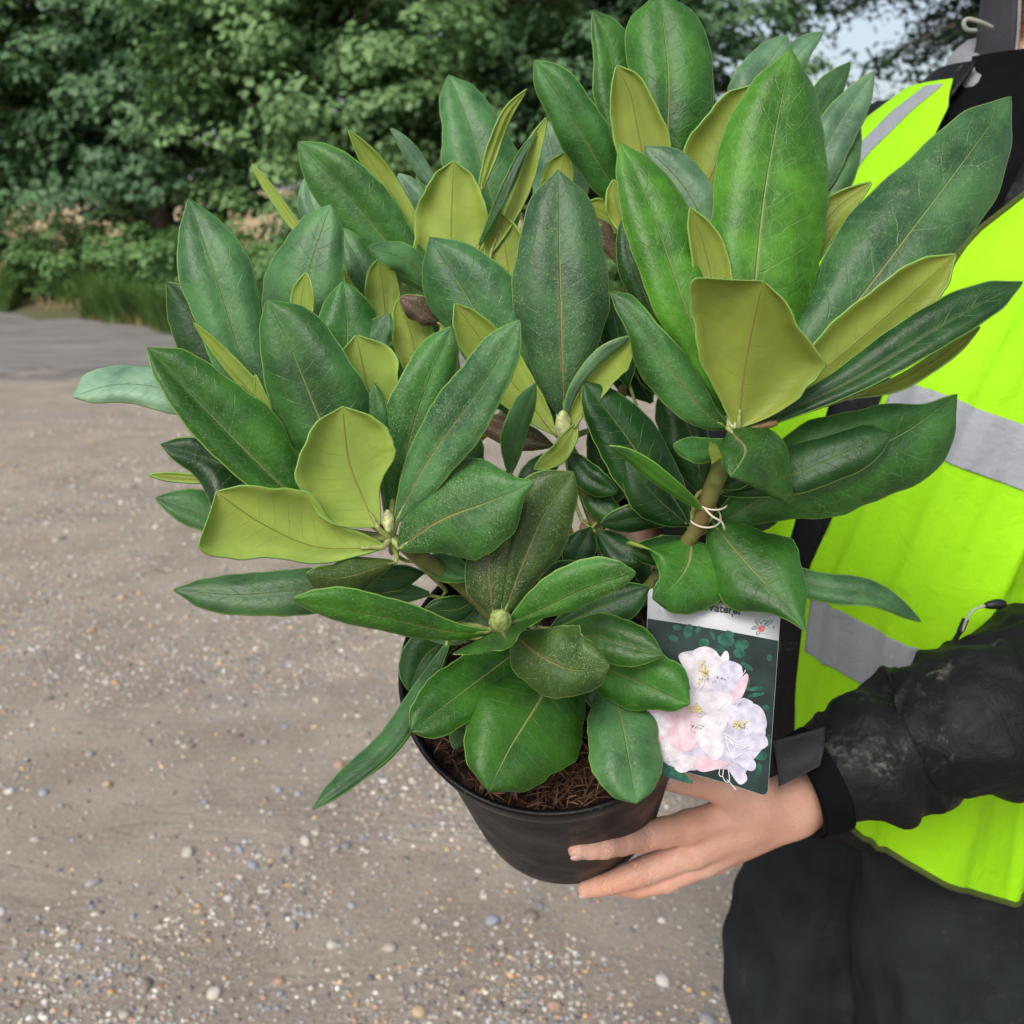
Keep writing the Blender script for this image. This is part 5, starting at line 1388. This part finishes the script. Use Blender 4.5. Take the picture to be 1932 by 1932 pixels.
# zip pull of the jacket pocket
zp = simple('black_rubber', (0.012, 0.012, 0.012), .45); zc = simple('grey_cord', (0.38, 0.38, 0.38), .6)
ZD = .875
V1, F1 = tube(crom([P(1797, 1214, ZD), P(1812, 1190, ZD-.004), P(1822, 1168, ZD-.006)], 10), [.0022]*5+[.003]*5, 8)
V2, F2 = tube(crom([P(1815, 1192, ZD-.006), P(1826, 1164, ZD-.010), P(1842, 1148, ZD-.010), P(1864, 1142, ZD-.008)], 16), .0011, 8)
V3, F3 = tube(crom([P(1858, 1143, ZD-.008), P(1878, 1140, ZD-.008), P(1897, 1139, ZD-.006)], 10), [.0022, .003, .0036, .004, .0043, .0044, .0044, .0042, .0036, .002], 10)
V, F, M_ = merge([(V1, F1, 0), (V2, F2, 1), (V3, F3, 0)]); mk('zip_pull', V, F, [zp, zc], jacket, midx=M_)
# ================================================================== plant label
LBM = simple('label_card', (0.48, 0.50, 0.53), 0.35, 0.5)
def zl(x, y): return 1179+x/4.358, 1085+y/4.358
def lab(px, py, lift=0.0):
    px = np.asarray(px, float); py = np.asarray(py, float)
    D = .646-.010*(px-1212)/240
    return PA(px, py, D-lift)
def qpt(u, v):
    tl, tr, br, bl_ = np.array((1223, 1103.)), np.array((1474, 1142.)), np.array((1448, 1509.)), np.array((1212, 1445.))
    q = (tl*(1-u)+tr*u)*(1-v)+(bl_*(1-u)+br*u)*v
    q[1] += 5*math.sin(math.pi*u)*v*-1
    return q
def outline(r=.05, n=24):
    pts = []
    for cx, cy, a0 in ((r, r, 180), (1-r, r, 270), (1-r, 1-r, 0), (r, 1-r, 90)):
        for k in range(7):
            a = R(a0+15*k); pts.append((cx+r*math.cos(a), cy+r*.7*math.sin(a)))
    full = []
    for i in range(len(pts)):
        a, b = np.array(pts[i]), np.array(pts[(i+1) % len(pts)]); m = max(1, int(np.linalg.norm(b-a)/.08))
        full += [tuple(a+(b-a)*k/m) for k in range(m)]
    return np.array([qpt(u, v) for u, v in full])
def sheet(poly, lift):
    """flat print: outline filled by rings toward its middle so that it follows the card"""
    poly = np.asarray(poly, float); c = poly.mean(0); n = len(poly); V, F = [], []
    for k in (1.0, .66, .33, .02): V.append(c+(poly-c)*k)
    q = np.concatenate(V); F = gridfaces(4, n, True)
    return lab(q[:, 0], q[:, 1], lift), F
ol = outline()
f_, Ff = sheet(ol, 0.0); b_, Fb2 = sheet(ol, -.0006); n = len(f_); k = len(ol)
Fa = Ff+[tuple(i+n for i in q[::-1]) for q in Fb2]+[(i, i+n, (i+1) % k+n, (i+1) % k) for i in range(k)]
card = mk('plant_label', np.concatenate([f_, b_]), Fa, LBM, origin=lab(1335, 1475))
tag(card, 'printed plant label with a pale pink flower photo beside the black pot', 'label')
rgl = np.random.RandomState(8)
def pr_mat(name, a, b, sc):
    g = G(name); nz = g.noise(g.obj(), sc, 4, .6).outputs[0]; g.set(Base_Color=g.mix(g.ramp(nz, .32, .68), a, b), Roughness=.38, Specular_IOR_Level=.3); return g.m
BGM = pr_mat('print_dark', (0.005, 0.014, 0.014), (0.014, 0.034, 0.032), 60)
TEAL = pr_mat('print_teal', (0.008, 0.05, 0.036), (0.02, 0.13, 0.08), 220)
PETS = [pr_mat('print_petal_%s' % nm, a, b, 140) for nm, a, b in (('white', (0.50, 0.46, 0.50), (0.66, 0.63, 0.66)), ('pink', (0.56, 0.37, 0.42), (0.66, 0.54, 0.58)), ('lilac', (0.40, 0.38, 0.48), (0.60, 0.57, 0.66)))]
YEL = pr_mat('print_yellow', (0.42, 0.33, 0.06), (0.75, 0.70, 0.38), 900); INK = simple('ink', (0.012, 0.02, 0.02), .4); REDI = pr_mat('print_red', (0.45, 0.03, 0.04), (0.6, 0.2, 0.2), 300)
FIL = simple('print_filament', (0.80, 0.76, 0.78), .35)
# dark picture area
pv = [qpt(u, v) for u, v in [(0.003, .186), (.25, .184), (.5, .1825), (.75, .182), (.997, .183)]]
low = [q for q in ol if q[1] > 1200+(q[0]-1212)*.17]
def inset(q): c = np.array((1335., 1330.)); return c+(q-c)*.995
area = pv+[inset(q) for q in ol[(ol[:, 0] > 1440) & (ol[:, 1] > 1225)]]+[inset(q) for q in ol[(ol[:, 1] > 1440) & (ol[:, 0] <= 1440)]]+[inset(q) for q in ol[(ol[:, 0] < 1221) & (ol[:, 1] > 1190) & (ol[:, 1] <= 1440)]]
a_, Fp = sheet(area, .00012); mk('picture', a_, Fp, BGM, card)
def closed(pts, n=40):
    p = np.array(pts, float); m = len(p); out = []
    for i in range(m):
        p0, p1, p2, p3 = p[i-1], p[i], p[(i+1) % m], p[(i+2) % m]
        for t in (0, .25, .5, .75): out.append(.5*(2*p1+(p2-p0)*t+(2*p0-5*p1+4*p2-p3)*t*t+(-p0+3*p1-3*p2+p3)*t**3))
    return np.array(out)
def blob(pts, lift, mi, n=40):
    q = closed(pts, n); q = np.stack(zl(q[:, 0], q[:, 1]), 1); v, f = sheet(q, lift); return (v, f, mi)
def ell(cx, cy, rx, ry, a=0, n=14):
    t = np.linspace(0, 2*np.pi, n, endpoint=False); x = rx*np.cos(t); y = ry*np.sin(t); ca, sa = math.cos(a), math.sin(a)
    return np.stack([cx+x*ca-y*sa, cy+x*sa+y*ca], 1)
lv = []
for i, (cx, cy, rx, ry, a) in enumerate([(520, 460, 38, 60, .3), (650, 555, 45, 38, 0), (830, 535, 75, 50, .3), (960, 570, 62, 42, -.1), (940, 640, 48, 40, .3), (780, 610, 40, 30, 0), (1000, 750, 60, 20, .6), (720, 490, 16, 45, -.4), (400, 520, 40, 26, .3),
                                         (1010, 900, 18, 60, .1), (1075, 935, 60, 18, -.1), (1080, 985, 70, 16, -.2), (1160, 1090, 30, 22, .4), (1110, 1480, 62, 42, .2), (1100, 1600, 26, 60, .1), (1180, 1360, 20, 50, 0), (190, 1380, 45, 50, .3), (185, 1480, 40, 30, 0), (430, 430, 40, 24, .2), (860, 480, 40, 22, .4), (1190, 680, 22, 30, 0), (600, 450, 20, 36, .5)]):
    q = np.stack(zl(*ell(cx, cy, rx, ry, a).T), 1); v, f = sheet(q, .00020+.00001*i); lv.append((v, f, 0))
lv.append(blob([(150, 1570), (290, 1555), (400, 1545), (500, 1640), (565, 1712), (440, 1690), (320, 1650), (270, 1600)], .0005, 0))
V, F, M_ = merge(lv); tag(mk('leaf_print', V, F, TEAL, card), kind='stuff')
pet = [([(445, 665), (540, 655), (565, 760), (530, 880), (480, 740)], 0), ([(545, 690), (560, 625), (640, 588), (720, 605), (775, 665), (795, 770), (740, 880), (640, 970), (560, 900), (505, 800)], 0),
       ([(785, 690), (822, 625), (850, 640), (855, 700), (820, 745)], 0), ([(770, 750), (850, 703), (950, 740), (962, 800), (930, 880), (880, 970), (780, 1010), (710, 910)], 2),
       ([(880, 970), (940, 880), (995, 810), (1016, 850), (975, 980), (900, 1065)], 1), ([(530, 940), (640, 955), (760, 960), (885, 985), (860, 1070), (780, 1115), (640, 1110), (535, 1060)], 0),
       ([(850, 1110), (900, 1030), (980, 1010), (1055, 1060), (930, 1130), (860, 1190)], 2), ([(165, 1122), (300, 1070), (440, 1055), (540, 1070), (625, 1115), (560, 1210), (380, 1215), (240, 1160)], 1),
       ([(163, 1205), (200, 1190), (250, 1130), (330, 1180), (410, 1310), (335, 1400), (230, 1340)], 0), ([(203, 1335), (330, 1315), (385, 1400), (300, 1475), (232, 1435)], 1),
       ([(250, 1485), (285, 1400), (340, 1340), (470, 1400), (462, 1500), (350, 1535), (262, 1522)], 0), ([(395, 1190), (560, 1195), (605, 1330), (545, 1440), (420, 1440), (350, 1330)], 1),
       ([(405, 1572), (480, 1480), (582, 1500), (562, 1585), (462, 1626)], 0), ([(568, 1560), (620, 1480), (740, 1510), (852, 1552), (760, 1595), (632, 1618)], 1),
       ([(835, 1190), (900, 1085), (1000, 1050), (1110, 1080), (1162, 1180), (1155, 1270), (1060, 1340), (920, 1300)], 2), ([(870, 1290), (1060, 1325), (1150, 1318), (1174, 1400), (1080, 1445), (960, 1410)], 2),
       ([(805, 1330), (960, 1400), (1075, 1545), (1045, 1612), (940, 1565), (840, 1490)], 2), ([(850, 1580), (905, 1548), (985, 1620), (1004, 1685), (945, 1722), (880, 1645)], 2),
       ([(595, 1240), (660, 1150), (780, 1118), (865, 1180), (805, 1300), (818, 1450), (745, 1525), (640, 1440), (585, 1330)], 0), ([(640, 1010), (760, 985), (850, 1010), (800, 1090), (690, 1140), (620, 1090)], 0)]
pet = [([(440, 660), (560, 620), (700, 620), (860, 720), (960, 760), (960, 900), (900, 1020), (1060, 1060), (1150, 1200), (1140, 1400), (1040, 1540), (960, 1660), (860, 1600), (640, 1600), (460, 1600), (270, 1500), (210, 1340), (190, 1210), (240, 1110), (420, 1070), (540, 1000), (500, 800)], 2)]+pet
V, F, M_ = merge([blob(p, .00055+.00004*i, m) for i, (p, m) in enumerate(pet)]); mk('flower_print', V, F, PETS, card, midx=M_)
dt = []
for i, (cx, cy, rx, ry, a) in enumerate([(645, 790, 32, 78, .15), (590, 1105, 46, 42, .6), (940, 1228, 66, 34, -.4)]):
    for j in range(34):
        x, y = cx+rx*rgl.randn()*.5, cy+ry*rgl.randn()*.5; s = 4+9*rgl.rand()
        q = np.stack(zl(*ell(x, y, s, s*.8, 0, 8).T), 1); v, f = sheet(q, .0015+.00001*j); dt.append((v, f, 0))
for cx, cy, n_, sp in ((680, 860, 16, 34), (800, 850, 16, 34), (575, 1240, 22, 34), (945, 1065, 8, 30), (660, 800, 10, 30), (340, 1450, 10, 70), (950, 1235, 20, 30)):
    for j in range(n_):
        x, y = cx+sp*rgl.randn(), cy+sp*.5*rgl.randn(); q = np.stack(zl(*ell(x, y, 5.5, 2.4, rgl.rand()*3, 8).T), 1); v, f = sheet(q, .0019+.00001*j); dt.append((v, f, 1))
for c in ([(810, 1300), (880, 1340), (920, 1370), (965, 1360)], [(820, 1320), (900, 1400), (960, 1425), (1015, 1400)], [(830, 1350), (860, 1440), (900, 1500), (965, 1465)], [(820, 1330), (890, 1380), (940, 1400), (985, 1410)],
          [(940, 840), (975, 810), (992, 780)], [(780, 1590), (775, 1640), (800, 1655), (810, 1600)], [(800, 1650), (830, 1700), (860, 1690), (850, 1600)], [(840, 1680), (915, 1765)], [(600, 950), (640, 900), (650, 850)], [(610, 1180), (590, 1230), (560, 1260)]):
    cc = crom(c, 14); tg = np.gradient(cc, axis=0); tg /= np.linalg.norm(tg, axis=1)[:, None]; nn_ = np.stack([-tg[:, 1], tg[:, 0]], 1)*2.6
    e = np.concatenate([cc+nn_, cc-nn_]); e = np.stack(zl(e[:, 0], e[:, 1]), 1); dt.append((lab(e[:, 0], e[:, 1], .0022), gridfaces(2, 14), 2))
V, F, M_ = merge(dt); mk('flower_detail_print', V, F, [YEL, INK, FIL], card, midx=M_)
# maker's flower emblem
lg = []
def stroke(c, w_, mi, lift=.0003):
    cc = crom(c, 14); tg = np.gradient(cc, axis=0); tg /= np.maximum(np.linalg.norm(tg, axis=1)[:, None], 1e-6); nn_ = np.stack([-tg[:, 1], tg[:, 0]], 1)*w_
    e = np.concatenate([cc+nn_, cc-nn_]); e = np.stack(zl(e[:, 0], e[:, 1]), 1); lg.append((lab(e[:, 0], e[:, 1], lift), gridfaces(2, 14), mi))
for c in ([(1100, 415), (1075, 395), (1074, 368), (1100, 372), (1118, 400)], [(1118, 410), (1130, 385), (1158, 372), (1160, 395), (1140, 418)], [(1145, 415), (1165, 385), (1220, 370), (1195, 400), (1150, 425)],
          [(1095, 420), (1065, 422), (1040, 442), (1070, 446), (1098, 440)], [(1100, 460), (1080, 478), (1088, 495), (1105, 480), (1112, 465)], [(1082, 380), (1100, 405)], [(1055, 436), (1090, 432)], [(1150, 410), (1190, 385)]):
    stroke(c, 2.6, 0)
stroke([(1185, 400), (1183, 485)], 1.5, 3); stroke([(1183, 484), (1120, 478)], 1.5, 3)
q = np.stack(zl(*ell(1122, 440, 29, 28).T), 1); v, f = sheet(q, .0004); lg.append((v, f, 1))
for c in ([(1216, 418), (1226, 424), (1217, 433), (1228, 436)],): stroke(c, 2.4, 2)
V, F, M_ = merge(lg); mk('emblem', V, F, [simple('print_green', (0.02, 0.14, 0.12), .4), REDI, INK, simple('print_grey', (.35, .37, .38), .4)], card, midx=M_)
# lettering
def text(name, s, px, py, size_px, ang, bold):
    cu = bpy.data.curves.new(name, 'FONT'); cu.body = s; cu.size = 1.0; cu.align_x = 'RIGHT'; cu.offset = bold; cu.resolution_u = 3
    to = bpy.data.objects.new(name, cu); COL.objects.link(to)
    bpy.context.view_layer.update()
    me = to.evaluated_get(bpy.context.evaluated_depsgraph_get()).to_mesh()
    v = np.array([q.co[:2] for q in me.vertices]); f = [tuple(p.vertices) for p in me.polygons]
    bpy.data.objects.remove(to, do_unlink=True); bpy.data.curves.remove(cu)
    ca, sa = math.cos(ang), math.sin(ang)
    x = px+size_px*(v[:, 0]*ca+v[:, 1]*sa); y = py+size_px*(v[:, 0]*sa-v[:, 1]*ca)
    mk(name, lab(x, y, .0003), f, INK, card, smooth=False)
text('lettering', 'Rhododendron', 1449, 1149, 36, R(8), .03)
text('lettering', 'Gomer Waterer', 1400, 1160, 21, R(7), .032)
stroke_v = []
lg = []; stroke([(888, 318), (880, 330), (886, 345)], 5, 0); V, F, M_ = merge(lg); mk('lettering', V, F, INK, card)
# strap of the label tied to the stem
st_ = crom([lab(1300, 1112, -.0008), P(1290, 1080, .655), P(1285, 1045, .655), P(1296, 1020, .655), P(1310, 1005, .650)], 16)
V, F = tube(st_, .0018, 6); mk('strap', V, F, LBM, card)
